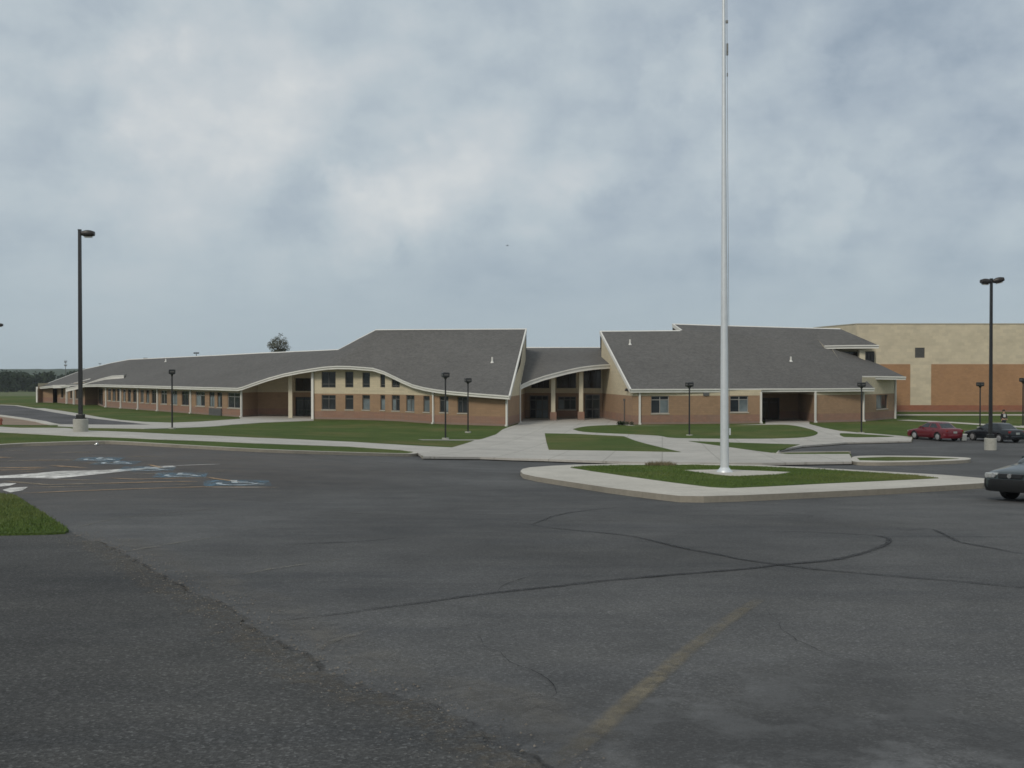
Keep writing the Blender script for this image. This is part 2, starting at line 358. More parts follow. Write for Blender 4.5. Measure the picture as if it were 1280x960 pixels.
M['sill'] = simple('sill_stone', (.42, .39, .33), .8)
M['alu'] = simple('brushed_aluminium', (.62, .65, .67), .42, .35, var=.05, scale=6)
M['rope'] = simple('halyard_rope', (.20, .20, .19), .9)
M['white'] = worn_paint('worn_white_paint', (.62, .61, .58), .36)
M['blue'] = worn_paint('worn_blue_paint', (.15, .28, .38), .52, 3.6, .65)
M['wsym'] = worn_paint('symbol_white_paint', (.54, .60, .63), .44, 5, .9)
M['orange'] = worn_paint('faded_orange_paint', (.42, .29, .17), .33, 4, .9)
M['tan'] = worn_paint('faded_tan_paint', (.32, .26, .18), .36, 3, .65)
M['yellow'] = worn_paint('faded_yellow_paint', (.24, .205, .14), .44, 7, .5)
M['faint'] = worn_paint('nearly_gone_line_paint', (.23, .21, .17), .50, 5, .55)
M['tar'] = worn_paint('tar_sealant', (.032, .032, .033), .36, 5, .85, rough=.7)
M['pebble'] = simple('pebble', (.125, .112, .096), .9, var=.6, scale=30)
M['rubber'] = simple('rubber', (.016, .016, .017), .8)
M['rim'] = simple('wheel_cover', (.42, .42, .42), .35, .6)
M['carglass'] = glass_mat('car_glass', (.02, .026, .03), .05)
M['lens'] = simple('clear_lens', (.40, .42, .41), .12, .3, var=.05)
M['red_lens'] = simple('red_lens', (.18, .012, .012), .2)
M['plastic'] = simple('dark_bumper_plastic', (.015, .016, .017), .75, spec=.2)
M['chrome'] = simple('chrome', (.5, .5, .5), .2, .9)
M['leafdark'] = grass_mat('forest_foliage', (.020, .032, .018), (.032, .048, .024), (.03, .04, .022))
M['leaf'] = grass_mat('tree_foliage', (.12, .128, .10), (.16, .16, .125), (.14, .14, .11))
M['bark'] = simple('bark', (.085, .07, .055), .95, var=.3)
M['hill'] = grass_mat('far_forest', (.032, .050, .032), (.050, .068, .042), (.06, .072, .045))
M['lamplens'] = simple('lamp_lens', (.35, .35, .33), .3)

# ------------------------------------------------------------------ terrain height
def pchip(xs, ys):
    n = len(xs); h = [xs[i + 1] - xs[i] for i in range(n - 1)]; dl = [(ys[i + 1] - ys[i]) / h[i] for i in range(n - 1)]
    d = [dl[0]] + [0 if dl[i - 1] * dl[i] <= 0 else 2 * dl[i - 1] * dl[i] / (dl[i - 1] + dl[i]) for i in range(1, n - 1)] + [dl[-1]]
    def f(x):
        if x <= xs[0]: return ys[0]
        if x >= xs[-1]: return ys[-1]
        i = 0
        while x > xs[i + 1]: i += 1
        t = (x - xs[i]) / h[i]
        return (ys[i] * (1 + 2 * t) * (1 - t) ** 2 + d[i] * h[i] * t * (1 - t) ** 2 + ys[i + 1] * t * t * (3 - 2 * t) + d[i + 1] * h[i] * t * t * (t - 1))
    return f
DR = pchip([0, 5, 15, 25, 35, 45, 60, 72, 85, 105, 3000], [1.6, 1.9, 2.5, 3.1, 3.58, 4.1, 4.66, 4.95, 5, 5, 5])
DL = pchip([0, 5, 15, 23, 30, 53, 60, 76, 95, 105, 3000], [1.6, 1.9, 2.5, 2.95, 3.05, 3.12, 3.5, 4.27, 4.95, 5, 5])
FAR = pchip([0, 175, 300, 600, 3000], [0, 0, 2.0, 6.0, 6.0])
def sm(t): t = max(0, min(1, t)); return t * t * (3 - 2 * t)
def H(x, y):
    yy = max(y, 0.0)
    u = (x / max(yy, 6.0)) * F + CX
    w = sm((u - 60) / 640)
    return EYE - (DL(yy) * (1 - w) + DR(yy) * w) - FAR(yy)
_gc = {}
def G(px, row, off=0.0):
    """point where the sight line of a photo pixel meets the ground"""
    key = (px, row, off)
    if key in _gc: return _gc[key]
    kx, kz = (px - CX) / F, -(row - HZ) / F
    y = 2.0; step = .5
    while y < 2500 and EYE + kz * y > H(kx * y, y) + off: y += step; step = .5 if y < 200 else 4
    a, b = y - step, y
    for _ in range(24):
        c = (a + b) / 2
        if EYE + kz * c > H(kx * c, c) + off: a = c
        else: b = c
    _gc[key] = (kx * b, b); return _gc[key]
def at(px, row, d): return Vector(((px - CX) / F * d, d, EYE - (row - HZ) / F * d))
def smooth_line(pts, n=5):
    out = []
    for i in range(len(pts) - 1):
        p0, p1, p2, p3 = pts[max(i - 1, 0)], pts[i], pts[i + 1], pts[min(i + 2, len(pts) - 1)]
        for k in range(n):
            t = k / n
            out.append(tuple(.5 * ((2 * p1[j]) + (-p0[j] + p2[j]) * t + (2 * p0[j] - 5 * p1[j] + 4 * p2[j] - p3[j]) * t * t + (-p0[j] + 3 * p1[j] - 3 * p2[j] + p3[j]) * t ** 3) for j in (0, 1)))
    out.append(tuple(pts[-1])); return out

def sheet(name, poly, off, mat, skirt=0.0, skmat=None, cell=1.0, kind='structure', parent=None, height=None):
    """a polygon in plan draped over the ground at height + off, cut on a common grid, with an optional kerb face"""
    bm = bmesh.new()
    from mathutils.geometry import delaunay_2d_cdt
    np_ = len(poly); cv_, _, cf_, _, _, _ = delaunay_2d_cdt([Vector(p) for p in poly], [(i, (i + 1) % np_) for i in range(np_)], [], 1, 1e-6)
    vs = [bm.verts.new((p.x, p.y, 0)) for p in cv_]
    for f_ in cf_: bm.faces.new([vs[i] for i in f_])
    xs = [p[0] for p in poly]; ys = [p[1] for p in poly]
    for ax, lo, hi in ((0, min(xs), max(xs)), (1, min(ys), max(ys))):
        k = math.ceil(lo / cell)
        while k * cell < hi:
            co = [0, 0, 0]; no = [0, 0, 0]; co[ax] = k * cell; no[ax] = 1
            bmesh.ops.bisect_plane(bm, geom=bm.verts[:] + bm.edges[:] + bm.faces[:], plane_co=co, plane_no=no, dist=1e-5); k += 1
    hf = height or H
    for v in bm.verts: v.co.z = hf(v.co.x, v.co.y) + off
    bmesh.ops.recalc_face_normals(bm, faces=bm.faces)
    if bm.faces and sum(f.normal.z for f in bm.faces) < 0: bmesh.ops.reverse_faces(bm, faces=bm.faces)
    if skirt > 0:
        be = [e for e in bm.edges if e.is_boundary]
        r = bmesh.ops.extrude_edge_only(bm, edges=be)
        for v in [g for g in r['geom'] if isinstance(g, bmesh.types.BMVert)]: v.co.z -= skirt
        for f in [g for g in r['geom'] if isinstance(g, bmesh.types.BMFace)]: f.material_index = 1 if skmat else 0
    me = bpy.data.meshes.new(name); bm.to_mesh(me); bm.free()
    me.materials.append(mat)
    if skmat: me.materials.append(skmat)
    o = bpy.data.objects.new(name, me); COL.objects.link(o)
    if kind: o['kind'] = kind
    if parent: o.parent = parent
    return o
def px_poly(pts, off=0.0): return [G(p[0], p[1], off) for p in pts]
def densify(pts, step):
    out = []
    for a, b in zip(pts[:-1], pts[1:]):
        n = max(1, int(math.hypot(b[0] - a[0], b[1] - a[1]) / step))
        out += [(a[0] + (b[0] - a[0]) * k / n, a[1] + (b[1] - a[1]) * k / n) for k in range(n)]
    return out + [tuple(pts[-1])]
def ribbon(name, line, width, off, mat, kind='structure', jitter=0.0, thick=0.0, taper=False, parent=None, step=.5, smat=None):
    """a strip of given width along a plan polyline, draped on the ground; thick > 0 gives it kerb faces"""
    P = densify(line, step); mb = MB(); L_, R_ = [], []
    for i, p in enumerate(P):
        a = P[max(i - 1, 0)]; b = P[min(i + 1, len(P) - 1)]
        t = Vector((b[0] - a[0], b[1] - a[1])).normalized() if (a != b) else Vector((1, 0)); n = Vector((-t.y, t.x))
        w = width / 2 * (1 + (random.uniform(-jitter, jitter) if jitter else 0)) * (min(1, .25 + 2.5 * min(i, len(P) - 1 - i) / len(P)) if taper else 1)
        l = (p[0] + n.x * w, p[1] + n.y * w); r = (p[0] - n.x * w, p[1] - n.y * w)
        L_.append(Vector((*l, H(*l) + off))); R_.append(Vector((*r, H(*r) + off)))
    if thick or width > .6: mb.grid([L_, R_], 0); wear = None
    else:
        nn = len(L_); rows = [L_, [l.lerp(r_, .28) for l, r_ in zip(L_, R_)], [l.lerp(r_, .72) for l, r_ in zip(L_, R_)], R_]
        mb.grid(rows, 0); wear = [1.0] * nn + [0.0 if 0 < i < nn - 1 else 1.0 for i in range(nn)] * 2 + [1.0] * nn
    if thick:
        dn = Vector((0, 0, thick)); k = 1 if smat else 0
        mb.grid([[q - dn for q in L_], L_], k); mb.grid([R_, [q - dn for q in R_]], k)
        for q, s in ((0, 1), (-1, -1)): mb.face([L_[q], R_[q], R_[q] - dn, L_[q] - dn][::s], k)
    o = mb.build(name, [mat, smat] if smat else mat, parent, merge=False)
    if wear:
        a_ = o.data.attributes.new('rim_wear', 'FLOAT', 'POINT'); a_.data.foreach_set('value', wear)
    if kind: o['kind'] = kind
    # make sure the top faces up
    me = o.data; 
    if me.polygons and me.polygons[0].normal.z < 0: me.flip_normals()
    return o

# ------------------------------------------------------------------ ground
def ground():
    xs = sorted(set([-3000, -2000, -1400, -1000, -700, -500, -400, -300, -240, -200, -160, -140, -120] + [-110 + 2 * i for i in range(111)] + [120, 140, 170, 200, 250, 320, 450, 700, 1000, 1500, 2200, 3000]))
    ys = sorted(set([-300, -100, -50] + [-20 + 2 * i for i in range(100)] + [190, 210, 230, 260, 300, 340, 380, 430, 480, 540, 600, 680, 800, 1000, 1300, 1700, 2200, 3000]))
    mb = MB(); mb.grid([[(x, y, H(x, y) - .06) for x in xs] for y in ys], 0)
    o = mb.build('ground', M['field'], merge=False); o['kind'] = 'structure'
ground()
sheet('parking_lot', [(-75, -12), (75, -12), (75, 96), (-75, 96)], 0.0, M['asphalt'], skirt=.3)
LOFF = .12
left_kerb = [(-420, 590), (-150, 566), (0, 555.5), (60, 552.8), (120, 551.2), (150, 551.6), (220, 555.5), (330, 561.5), (430, 565), (500, 566.8), (516, 566.5), (522, 564.5)]
lower = [(528, 570.8), (600, 571.5), (680, 574), (813, 578.2), (954, 578.8), (1066, 577.3)]
lane = [(1066, 574), (1064, 568), (1060, 564.6), (975, 565.6), (971, 563.8), (985, 560.5), (1003, 557.3), (1060, 553), (1140, 551.2), (1142, 546), (1215, 543), (1330, 541), (1700, 538)]
lawn_poly = px_poly(left_kerb + lower + lane, LOFF) + [(150, 95), (150, 260), (-220, 260), (-220, 70)]
# the plaza and the pavements sit in the lawn; the lawn edge along the lots is the kerb line
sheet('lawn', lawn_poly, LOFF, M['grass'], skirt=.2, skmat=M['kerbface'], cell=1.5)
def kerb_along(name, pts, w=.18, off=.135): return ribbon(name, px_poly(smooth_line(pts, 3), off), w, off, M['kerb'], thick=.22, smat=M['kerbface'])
kerb_along('kerb', left_kerb, .30)
kerb_along('kerb', [(1062, 564.3), (1030, 564.6), (975, 565.4), (970, 566.8)], .3, .16)
# pavement along the lot on the left
s1 = [(-420, 509), (0, 533.3), (100, 538), (220, 542.8), (320, 547.2), (440, 552.3), (562, 559.2), (590, 561), (640, 563), (640, 569), (528, 569.5), (520, 565), (500, 562.3), (440, 558.3), (320, 554), (200, 549.2), (90, 545), (0, 540.2), (-420, 522)]
sheet('pavement', px_poly(s1, .14), .14, M['walk'], skirt=.1)
# plaza in front of the entrance, with its grass beds
plaza = [(528, 570.5), (600, 571.3), (680, 573.8), (813, 578), (954, 578.6), (1065, 577.1), (1064.5, 572), (1062, 567.5), (985, 567.6), (972, 566.4), (975, 562.5), (985, 560.3), (1003, 557), (1060, 552.8), (1139.5, 551), (1141, 546), (1110, 543.4),
         (1078, 541), (1050, 538.6), (1030, 534.8), (1012, 530), (1012, 523.5), (957, 523.5), (957, 530), (900, 532), (794, 532.2), (780, 529.5), (765, 524.5), (765, 522.8), (648, 522.8), (648, 530), (634, 534.5), (628, 537), (620, 543), (603, 548.6), (593, 550.5), (562, 560), (540, 563)]
sheet('plaza', px_poly(plaza, .147), .147, M['plaza'], skirt=.1)
BO = .165
def bed(pts, mat=None, n=3): return sheet('lawn', px_poly(smooth_line(pts + [pts[0]], n)[:-1], BO), BO, mat or M['grass'], skirt=.05)
bed([(681, 541.5), (720, 542.3), (780, 545.3), (851, 564.8), (760, 563), (686, 562)], n=1)
bed([(716, 536.2), (728, 533.5), (745, 532), (775, 531.2), (793, 532.3), (860, 532), (953, 531), (985, 531), (1008, 535), (1020, 539), (1022, 542), (1012, 545.5), (985, 547.5), (930, 548.2), (845, 547.3), (822, 544.3), (770, 541.8), (730, 539.6)], n=3)
bed([(861, 551.2), (1000, 555.5), (985, 559.8), (973, 563), (970, 566.3), (915, 559)], n=1)
bed([(1050, 541.8), (1060, 541.6), (1118, 545.2), (1090, 546.2), (1055, 546)], n=2)
ribbon('pavement', px_poly([(525, 549.7), (602, 549.9)], .142), .9, .142, M['walk'])
# porch walk, drive and its kerbs on the left
drive_top = [(-160, 503), (-40, 505.2), (0, 506.3), (20, 507.2), (45, 511.5), (65, 515), (90, 519), (110, 522.2), (140, 525.6), (165, 528.3), (200, 530.3)]
drive_bot = [(200, 530.9), (140, 530.6), (72, 530), (48, 525.5), (0, 518.5), (-60, 512.5), (-160, 508)]
sheet('road', px_poly(drive_top + drive_bot, .14), .14, M['road'], skirt=.05)
apr = [(36, 510), (55, 510.3), (100, 517), (125, 521.5), (150, 525), (180, 527.3), (215, 528.3), (250, 527), (300, 523.4), (300, 520), (392, 520), (392, 525.6), (330, 528), (290, 530.6), (235, 534.3), (180, 535.8), (110, 534.6), (72, 532.6), (72, 530.3), (140, 530.8), (190, 530.7), (165, 528.2), (140, 525.6), (110, 522.2), (90, 519), (65, 515), (45, 511.5)]
sheet('pavement', px_poly(apr, .15), .15, M['walk'], skirt=.1)
ribbon('kerb', px_poly([(-160, 509.5), (-60, 513.5), (0, 519.2), (30, 523.3), (50, 526.5), (71, 530.8)], .18), 1.0, .18, M['kerb'], thick=.2)
ribbon('kerb', px_poly([(-160, 502.5), (0, 505.8), (20, 506.7), (42, 510.2)], .18), .5, .18, M['kerb'], thick=.2)
sheet('dirt_bank', px_poly([(-60, 515), (0, 520.5), (30, 525), (48, 528), (62, 531.5), (40, 531.4), (0, 530.8), (-60, 529)], .135), .135, M['dirt'])
# walks in front of the gym
ribbon('pavement', px_poly([(1118, 518.6), (1280, 518.6), (1500, 518.6)], .15), 3.2, .15, M['kerb'], step=2)
ribbon('pavement', px_poly([(1128, 525), (1180, 527.5), (1232, 530.8), (1290, 534.5)], .15), 1.9, .15, M['kerb'], step=2)
# flagpole island and the lens-shaped island of the turning lane
isl = [(650.5, 589), (653, 586.3), (662, 584.2), (690, 582.2), (720, 580.8), (780, 579.6), (860, 579.6), (950, 581.2), (1080, 588), (1180, 593.6), (1232, 598), (1240, 600), (1238, 602.5), (1229, 604), (1120, 610.5), (1000, 616), (930, 619), (880, 620.4), (850, 620), (820, 616.8), (760, 609.5), (713, 602.5), (670, 596), (654, 592.5)]
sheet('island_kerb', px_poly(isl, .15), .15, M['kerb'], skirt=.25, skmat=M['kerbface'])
isg = [(713, 584.3), (735, 582.3), (780, 581.5), (860, 581.2), (950, 583), (1060, 588.6), (1140, 593.6), (1174, 597.4), (1150, 598.6), (1040, 603.6), (960, 607.6), (914, 609.6), (890, 608.6), (840, 602.5), (780, 594.3), (740, 588.6)]
ISG = px_poly(isg, .165)
sheet('island_lawn', ISG, .165, M['grass2'], skirt=.03)
SLAB = px_poly([(856, 587.6), (905, 586.8), (988, 590), (974, 592.6), (920, 595), (906, 594), (880, 591)], .18)
sheet('flagpole_slab', SLAB, .18, M['kerb'], skirt=.05)
il2 = smooth_line([(1066, 571.3), (1075, 569.9), (1110, 569.5), (1160, 570.2), (1205, 571.8), (1214, 573.2), (1206, 575), (1160, 577), (1110, 577.8), (1072, 577.4), (1064, 574.5), (1066, 571.3)], 3)[:-1]
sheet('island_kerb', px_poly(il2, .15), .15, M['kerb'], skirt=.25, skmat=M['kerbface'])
sheet('island_lawn', px_poly([(1072, 572.3), (1110, 571), (1160, 571.6), (1199, 573.2), (1160, 575), (1110, 575.7), (1075, 575)], .165), .165, M['grass'], skirt=.03)
li = [(-260, 600), (-120, 608), (0, 617), (17, 618.3), (30, 626), (45, 636), (62, 647), (78, 657), (85, 662), (80, 665), (60, 666), (0, 667), (-120, 669), (-260, 672)]
LISL = px_poly(li, .05)
sheet('island_lawn', LISL, .05, M['grass2'], skirt=.1)
# near paving: older coarse strip with a ragged edge
seam = [(85, 667.5), (120, 679), (142, 690), (170, 706), (200, 723), (222, 737), (245, 748), (272, 757), (290, 768), (303, 783), (325, 797), (350, 811), (375, 823), (400, 841), (417, 851), (443, 860), (470, 872), (520, 883), (570, 905), (610, 930), (662, 957), (720, 990)]
seam_w = densify(px_poly(seam), .07)
seam_w = [(x + .055 * mn.noise(Vector((x * 3, y * 3, 0))) + .03 * mn.noise(Vector((x * 11, y * 11, 5))), y + .10 * mn.noise(Vector((x * 3, y * 3, 9))) + .04 * mn.noise(Vector((x * 12, y * 12, 2)))) for x, y in seam_w]
ap = px_poly([(-260, 673), (0, 668.3), (60, 667.6)]) + seam_w + [(.7, .5), (1.0, -11), (-40, -11), (-40, 8)]
sheet('asphalt_apron', ap, .014, M['apron'], skirt=.02, cell=1.0)

# ------------------------------------------------------------------ markings and crack sealing
def mark(name, pts, w, mat, off=.006, **kw): return ribbon(name, px_poly(pts, off), w, off, mat, **kw)
for pts, w in (([(345, 778), (420, 767.5), (500, 757), (600, 744), (700, 732), (800, 722), (900, 714), (970, 708), (1040, 700), (1080, 692), (1104, 684), (1112, 676.5), (1104, 671), (1070, 668.5), (960, 664)], .12),
               ([(640, 654), (665, 656), (700, 661.5), (775, 668.5), (840, 682), (900, 694), (970, 706), (1060, 716), (1160, 724), (1280, 734), (1500, 752)], .09),
               ([(1130, 664), (1165, 662), (1188, 672), (1206, 679), (1250, 687), (1290, 694)], .08),
               ([(665, 656), (690, 646), (720, 640), (775, 634)], .07), ([(1100, 671.5), (1180, 671), (1290, 671.5)], .05),
               ([(350, 681), (420, 678.5), (512, 672.5)], .06), ([(395, 640), (470, 643)], .05)):
    P0 = px_poly(smooth_line(pts, 4), .006)
    P0 = [(x + .05 * mn.noise(Vector((x * 1.1, y * 1.1, 3))), y + .12 * mn.noise(Vector((x * 1.3, y * 1.3, 7)))) for x, y in densify(P0, .25)]
    ribbon('crack_sealing', P0, w, .011, M['tar'], jitter=.35, taper=True, step=.12)
def hairline(x, y, a, n, w):
    pts = [(x, y)]
    for _ in range(n):
        a += random.gauss(0, .2); st_ = random.uniform(.08, .22); x += math.cos(a) * st_; y += math.sin(a) * st_; pts.append((x, y))
    ribbon('crack', pts, w, .009, M['crackm'], jitter=.6, taper=True, step=.06)
M['crackm'] = worn_paint('open_crack', (.020, .020, .020), .40, 9, .8)
for px, row, a, n, w in ((620, 742, 1.2, 12, .012), (1010, 712, -1.0, 14, .016), (860, 690, 1.4, 16, .016), (560, 650, .1, 26, .025), (900, 640, .0, 22, .03), (640, 900, .9, 22, .008), (1120, 840, 2.3, 18, .008)):
    hairline(*G(px, row), a, n, w)
mark('painted_line', [(690, 965), (750, 912), (850, 822), (905, 780), (950, 748)], .17, M['yellow'], off=.008)
for pts in ([(285, 722), (340, 711), (440, 697)], [(90, 660), (150, 647), (240, 639), (280, 634)], [(140, 692), (230, 677), (300, 668)], [(385, 818), (420, 800), (475, 784)], [(1040, 622), (1200, 616), (1232, 612)], [(1150, 560), (1185, 561.5)], [(1225, 561), (1275, 559)], [(1220, 590), (1060, 585)]):
    mark('painted_line', pts, .09, M['faint'], off=.012)
for pts, w in (([(-60, 586), (0, 584.8), (62, 584)], .28), ([(42, 567.8), (64, 569)], .35), ([(60, 581.8), (112, 585)], .26), ([(183, 580.2), (206, 585.5)], .22), ([(255, 596.2), (304, 603)], .22),
               ([(-30, 571), (18, 572)], .3), ([(20, 616.8), (140, 612), (250, 608.6), (350, 609.2)], .15), ([(120, 604.5), (200, 602.3), (256, 601.5)], .18), ([(130, 597.5), (170, 599), (262, 597)], .14), ([(24, 575.5), (78, 575)], .2), ([(-20, 588.5), (60, 585.6)], .22)):
    mark('painted_line', pts, w, M['orange'], off=.014)
for pts, w in (([(0, 601), (60, 606), (150, 603.8)], .25), ([(-20, 577), (40, 575.5), (110, 575)], .25), ([(60, 566), (120, 565)], .3), ([(10, 590.5), (60, 588)], .2), ([(150, 571), (210, 570.5)], .25), ([(160, 593), (210, 591.5)], .2), ([(60, 599.5), (130, 600.5)], .2), ([(240, 589.5), (300, 588.6)], .15),
               ([(30, 609.5), (120, 607.8)], .2), ([(90, 579.3), (150, 578.5)], .25), ([(0, 563), (40, 562.8)], .3), ([(200, 606.3), (252, 605.3)], .15)):
    mark('painted_line', pts, w, M['tan'], off=.012)
mark('painted_line', [(185, 583.5), (280, 580)], .12, M['white'], off=.016)
mark('painted_line', [(255, 609.5), (350, 609)], .08, M['white'], off=.016)
for pg in ([(-40, 598.5), (0, 594.8), (40, 592), (75, 588.8), (130, 587.6), (185, 584.6), (215, 582.4), (220, 583.6), (180, 586.6), (110, 594), (70, 598.2), (25, 597.2)],
           [(-10, 606.5), (5, 603.8), (20, 604.2), (12, 607), (-5, 608.6)], [(2, 612.6), (12, 609.8), (34, 608.8), (28, 612.8), (12, 615.6)]):
    sheet('painted_hatching', px_poly(pg, .008), .008, M['white'])
def access_symbol(px, row, s, rz):
    x, y = G(px, row); o = []
    c, sn = math.cos(rz), math.sin(rz)
    T = lambda a, b: (x + (a * c - b * sn) * s, y + (a * sn + b * c) * s)
    sheet('accessible_parking_symbol', [T(-.75, -.8), (T(.75, -.8)), T(.75, .8), T(-.75, .8)], .009, M['blue'])
    mb = MB()
    def strip(pl, w):
        P = densify(pl, .12)
        for a, b in zip(P[:-1], P[1:]):
            t = Vector((b[0] - a[0], b[1] - a[1])).normalized(); n = Vector((-t.y, t.x)) * w / 2; q = []
            for p_, sg in ((a, 1), (a, -1), (b, -1), (b, 1)):
                e = p_; w2 = T(e[0] + n.x * sg, e[1] + n.y * sg); q.append((*w2, H(*w2) + .016))
            mb.face(q)
    strip([(.42 * math.cos(a), -.22 + .42 * math.sin(a)) for a in [R(150 + k * 15) for k in range(16)]], .13)
    strip([(-.06, .42), (-.06, -.05), (.3, -.05), (.48, -.45), (.6, -.42)], .14)
    strip([(-.06, .2), (.26, .2)], .11); strip([(-.14, .56), (.02, .56)], .17)
    q = mb.build('accessible_parking_symbol', M['wsym'], merge=False); q['kind'] = 'structure'
for a in ((124, 574, 1.0, .2), (145, 578.6, .95, .2), (184, 586.4, 1.1, .25), (226, 594, 1.0, .25), (296, 604, 1.2, .3)): access_symbol(*a)

# ------------------------------------------------------------------ buildings
def V3(p, z): return Vector((p[0], p[1], z))
class Wall:
    def __init__(s, p0, p1):
        s.p0 = Vector(p0[:2]); s.p1 = Vector(p1[:2]); s.L = (s.p1 - s.p0).length; s.t = (s.p1 - s.p0) / s.L
        n = Vector((-s.t.y, s.t.x)); s.n = n if n.dot(-s.p0) > 0 else -n       # points towards the camera side
    def s_of(s, px):
        k = (px - CX) / F; return (k * s.p0.y - s.p0.x) / (s.t.x - k * s.t.y)
    def z_of(s, px, row): y = s.p0.y + s.t.y * s.s_of(px); return EYE - (row - HZ) / F * y
    def pt(s, u, z, out=0.0): q = s.p0 + s.t * u + s.n * out; return Vector((q.x, q.y, z))
    def faces(s, mb, top, openings=(), z0=-.1, rev=.22, m=0):
        """top: list of (s, z); openings: (s0, s1, z0, z1)"""
        def zt(u):
            for (a, za), (b, zb) in zip(top[:-1], top[1:]):
                if a - 1e-6 <= u <= b + 1e-6: return za + (zb - za) * (u - a) / max(b - a, 1e-6)
            return top[-1][1] if u > top[-1][0] else top[0][1]
        cuts = sorted(set([round(x, 4) for x in [top[0][0], top[-1][0]] + [t[0] for t in top] + [o for op in openings for o in op[:2]]]))
        cuts = [c for c in cuts if top[0][0] - 1e-4 <= c <= top[-1][0] + 1e-4]
        for a, b in zip(cuts[:-1], cuts[1:]):
            if b - a < 1e-3: continue
            ops = sorted([op for op in openings if op[0] <= a + 1e-3 and op[1] >= b - 1e-3], key=lambda o: o[2]); z = z0
            for op in ops:
                if op[2] > z + 1e-3: mb.face([s.pt(a, z), s.pt(b, z), s.pt(b, op[2]), s.pt(a, op[2])], m)
                z = op[3]
            mb.face([s.pt(a, z), s.pt(b, z), s.pt(b, zt(b)), s.pt(a, zt(a))], m)
        for a, b, za, zb in openings:
            for q in ([(a, za), (a, zb)], [(b, zb), (b, za)], [(a, zb), (b, zb)], [(b, za), (a, za)]):
                mb.face([s.pt(q[0][0], q[0][1]), s.pt(q[1][0], q[1][1]), s.pt(q[1][0], q[1][1], -rev), s.pt(q[0][0], q[0][1], -rev)], m)
    def bar(s, mb, a, b, za, zb, o0, o1, m=0):
        P = [s.pt(a, za, o0), s.pt(b, za, o0), s.pt(b, zb, o0), s.pt(a, zb, o0), s.pt(a, za, o1), s.pt(b, za, o1), s.pt(b, zb, o1), s.pt(a, zb, o1)]
        for q in ((0, 3, 2, 1), (4, 5, 6, 7), (0, 1, 5, 4), (1, 2, 6, 5), (2, 3, 7, 6), (3, 0, 4, 7)): mb.face([P[k] for k in q], m)
    def window(s, parent, a, b, za, zb, cols=1, transom=.26, pale=0.0, frame=None, sill=True, glass=None, fw=.06, name='window', bottom=0.0):
        mb = MB(); f = fw; o0, o1 = -.16, -.08
        s.bar(mb, a, a + f, za, zb, o0, o1); s.bar(mb, b - f, b, za, zb, o0, o1); s.bar(mb, a + f, b - f, zb - f, zb, o0, o1); s.bar(mb, a + f, b - f, za, za + f, o0, o1)
        zt = zb - (zb - za) * transom if transom else zb
        if transom: s.bar(mb, a + f, b - f, zt - f / 2, zt + f / 2, o0, o1)
        if bottom: zl = za + (zb - za) * bottom; s.bar(mb, a + f, b - f, zl - f / 2, zl + f / 2, o0, o1 - .01)
        for c in range(1, cols): u = a + (b - a) * c / cols; s.bar(mb, u - f / 2, u + f / 2, za + f, zb - f, o0, o1 + .005)
        w = mb.build(name, frame or M['frame'], parent)
        pb = MB()
        for c in range(cols):
            u0, u1 = a + (b - a) * c / cols, a + (b - a) * (c + 1) / cols
            pb.face([s.pt(u0, zt, -.13), s.pt(u1, zt, -.13), s.pt(u1, zb, -.13), s.pt(u0, zb, -.13)], 0)
            pb.face([s.pt(u0, za, -.13), s.pt(u1, za, -.13), s.pt(u1, zt, -.13), s.pt(u0, zt, -.13)], 1 if random.random() < pale else 0)
        pb.build('pane', [glass or M['glass'], M['blind']], w)
        if sill:
            sb = MB(); s.bar(sb, a - .05, b + .05, za - .09, za - .003, -.2, .06); sb.build('sill', M['sill'], w)
        return w

school = empty('school_building', (0, 105, 0))
tag(school, 'long low brick and cream school with swooping grey shingle roofs and a recessed entrance', 'building')
SP = Matrix.Translation((0, -105, 0))
class Part(MB):
    """parts of the school: coordinates given in the world, stored relative to its empty"""
    def build(s, name, mats, parent=None, smooth=False, merge=True):
        return MB.build(s, name, mats, parent, smooth, merge)
# the empty sits on the pad; keep children in world coordinates through the parent inverse
def fix_parent(root):
    inv = Matrix.Translation(root.location).inverted()
    for c in root.children: c.matrix_parent_inverse = inv
def gp(px, row): d = F * EYE / (row - HZ); return ((px - CX) / F * d, d)
wallmb = MB()
# --- left wing, long window wall
A0, A1 = gp(130, 510), gp(303, 523)
W1 = Wall(A0, A1)
wins = [(134.5, 138.5), (140.5, 144.5), (146.2, 149.5), (153.5, 157), (159.5, 163.5), (166, 170.5), (175.5, 179.5), (182.5, 186.5), (189.5, 195), (201, 208.5), (213.5, 221.5), (227, 236), (244.5, 256), (261.5, 268), (271.5, 277.5), (284.5, 300)]
ops = []
for a, b in wins: ops.append((W1.s_of(a), W1.s_of(b), 1.08, 2.78))
W1.faces(wallmb, [(0, 3.35), (W1.L, 3.35)], ops)
for i, (a, b, za, zb) in enumerate(ops):
    W1.window(school, a, b, za, zb, cols=2 if (b - a) > .95 else 1, pale=.55 if i > 8 else .25, frame=M['pframe'] if i % 3 == 0 else M['frame'])
lb = MB(); W1.bar(lb, W1.s_of(262.5), W1.s_of(277.5), .05, .92, -.02, .16)
for k in range(7): W1.bar(lb, W1.s_of(263), W1.s_of(277), .12 + k * .11, .16 + k * .11, .16, .19)
lb.build('louvre_box', M['louver'], school)
def downspout(wall, px, ztop, w=.13, out=.10, name='downspout', kick=True, zb=0.05):
    s = wall.s_of(px) ; mb = MB(); wall.bar(mb, s - w / 2, s + w / 2, zb, ztop, .02, out + .06)
    if kick: wall.bar(mb, s - w / 2 - .02, s + w / 2 + .02, zb, zb + .22, .02, out + .16)
    return mb.build(name, M['trim'], school)
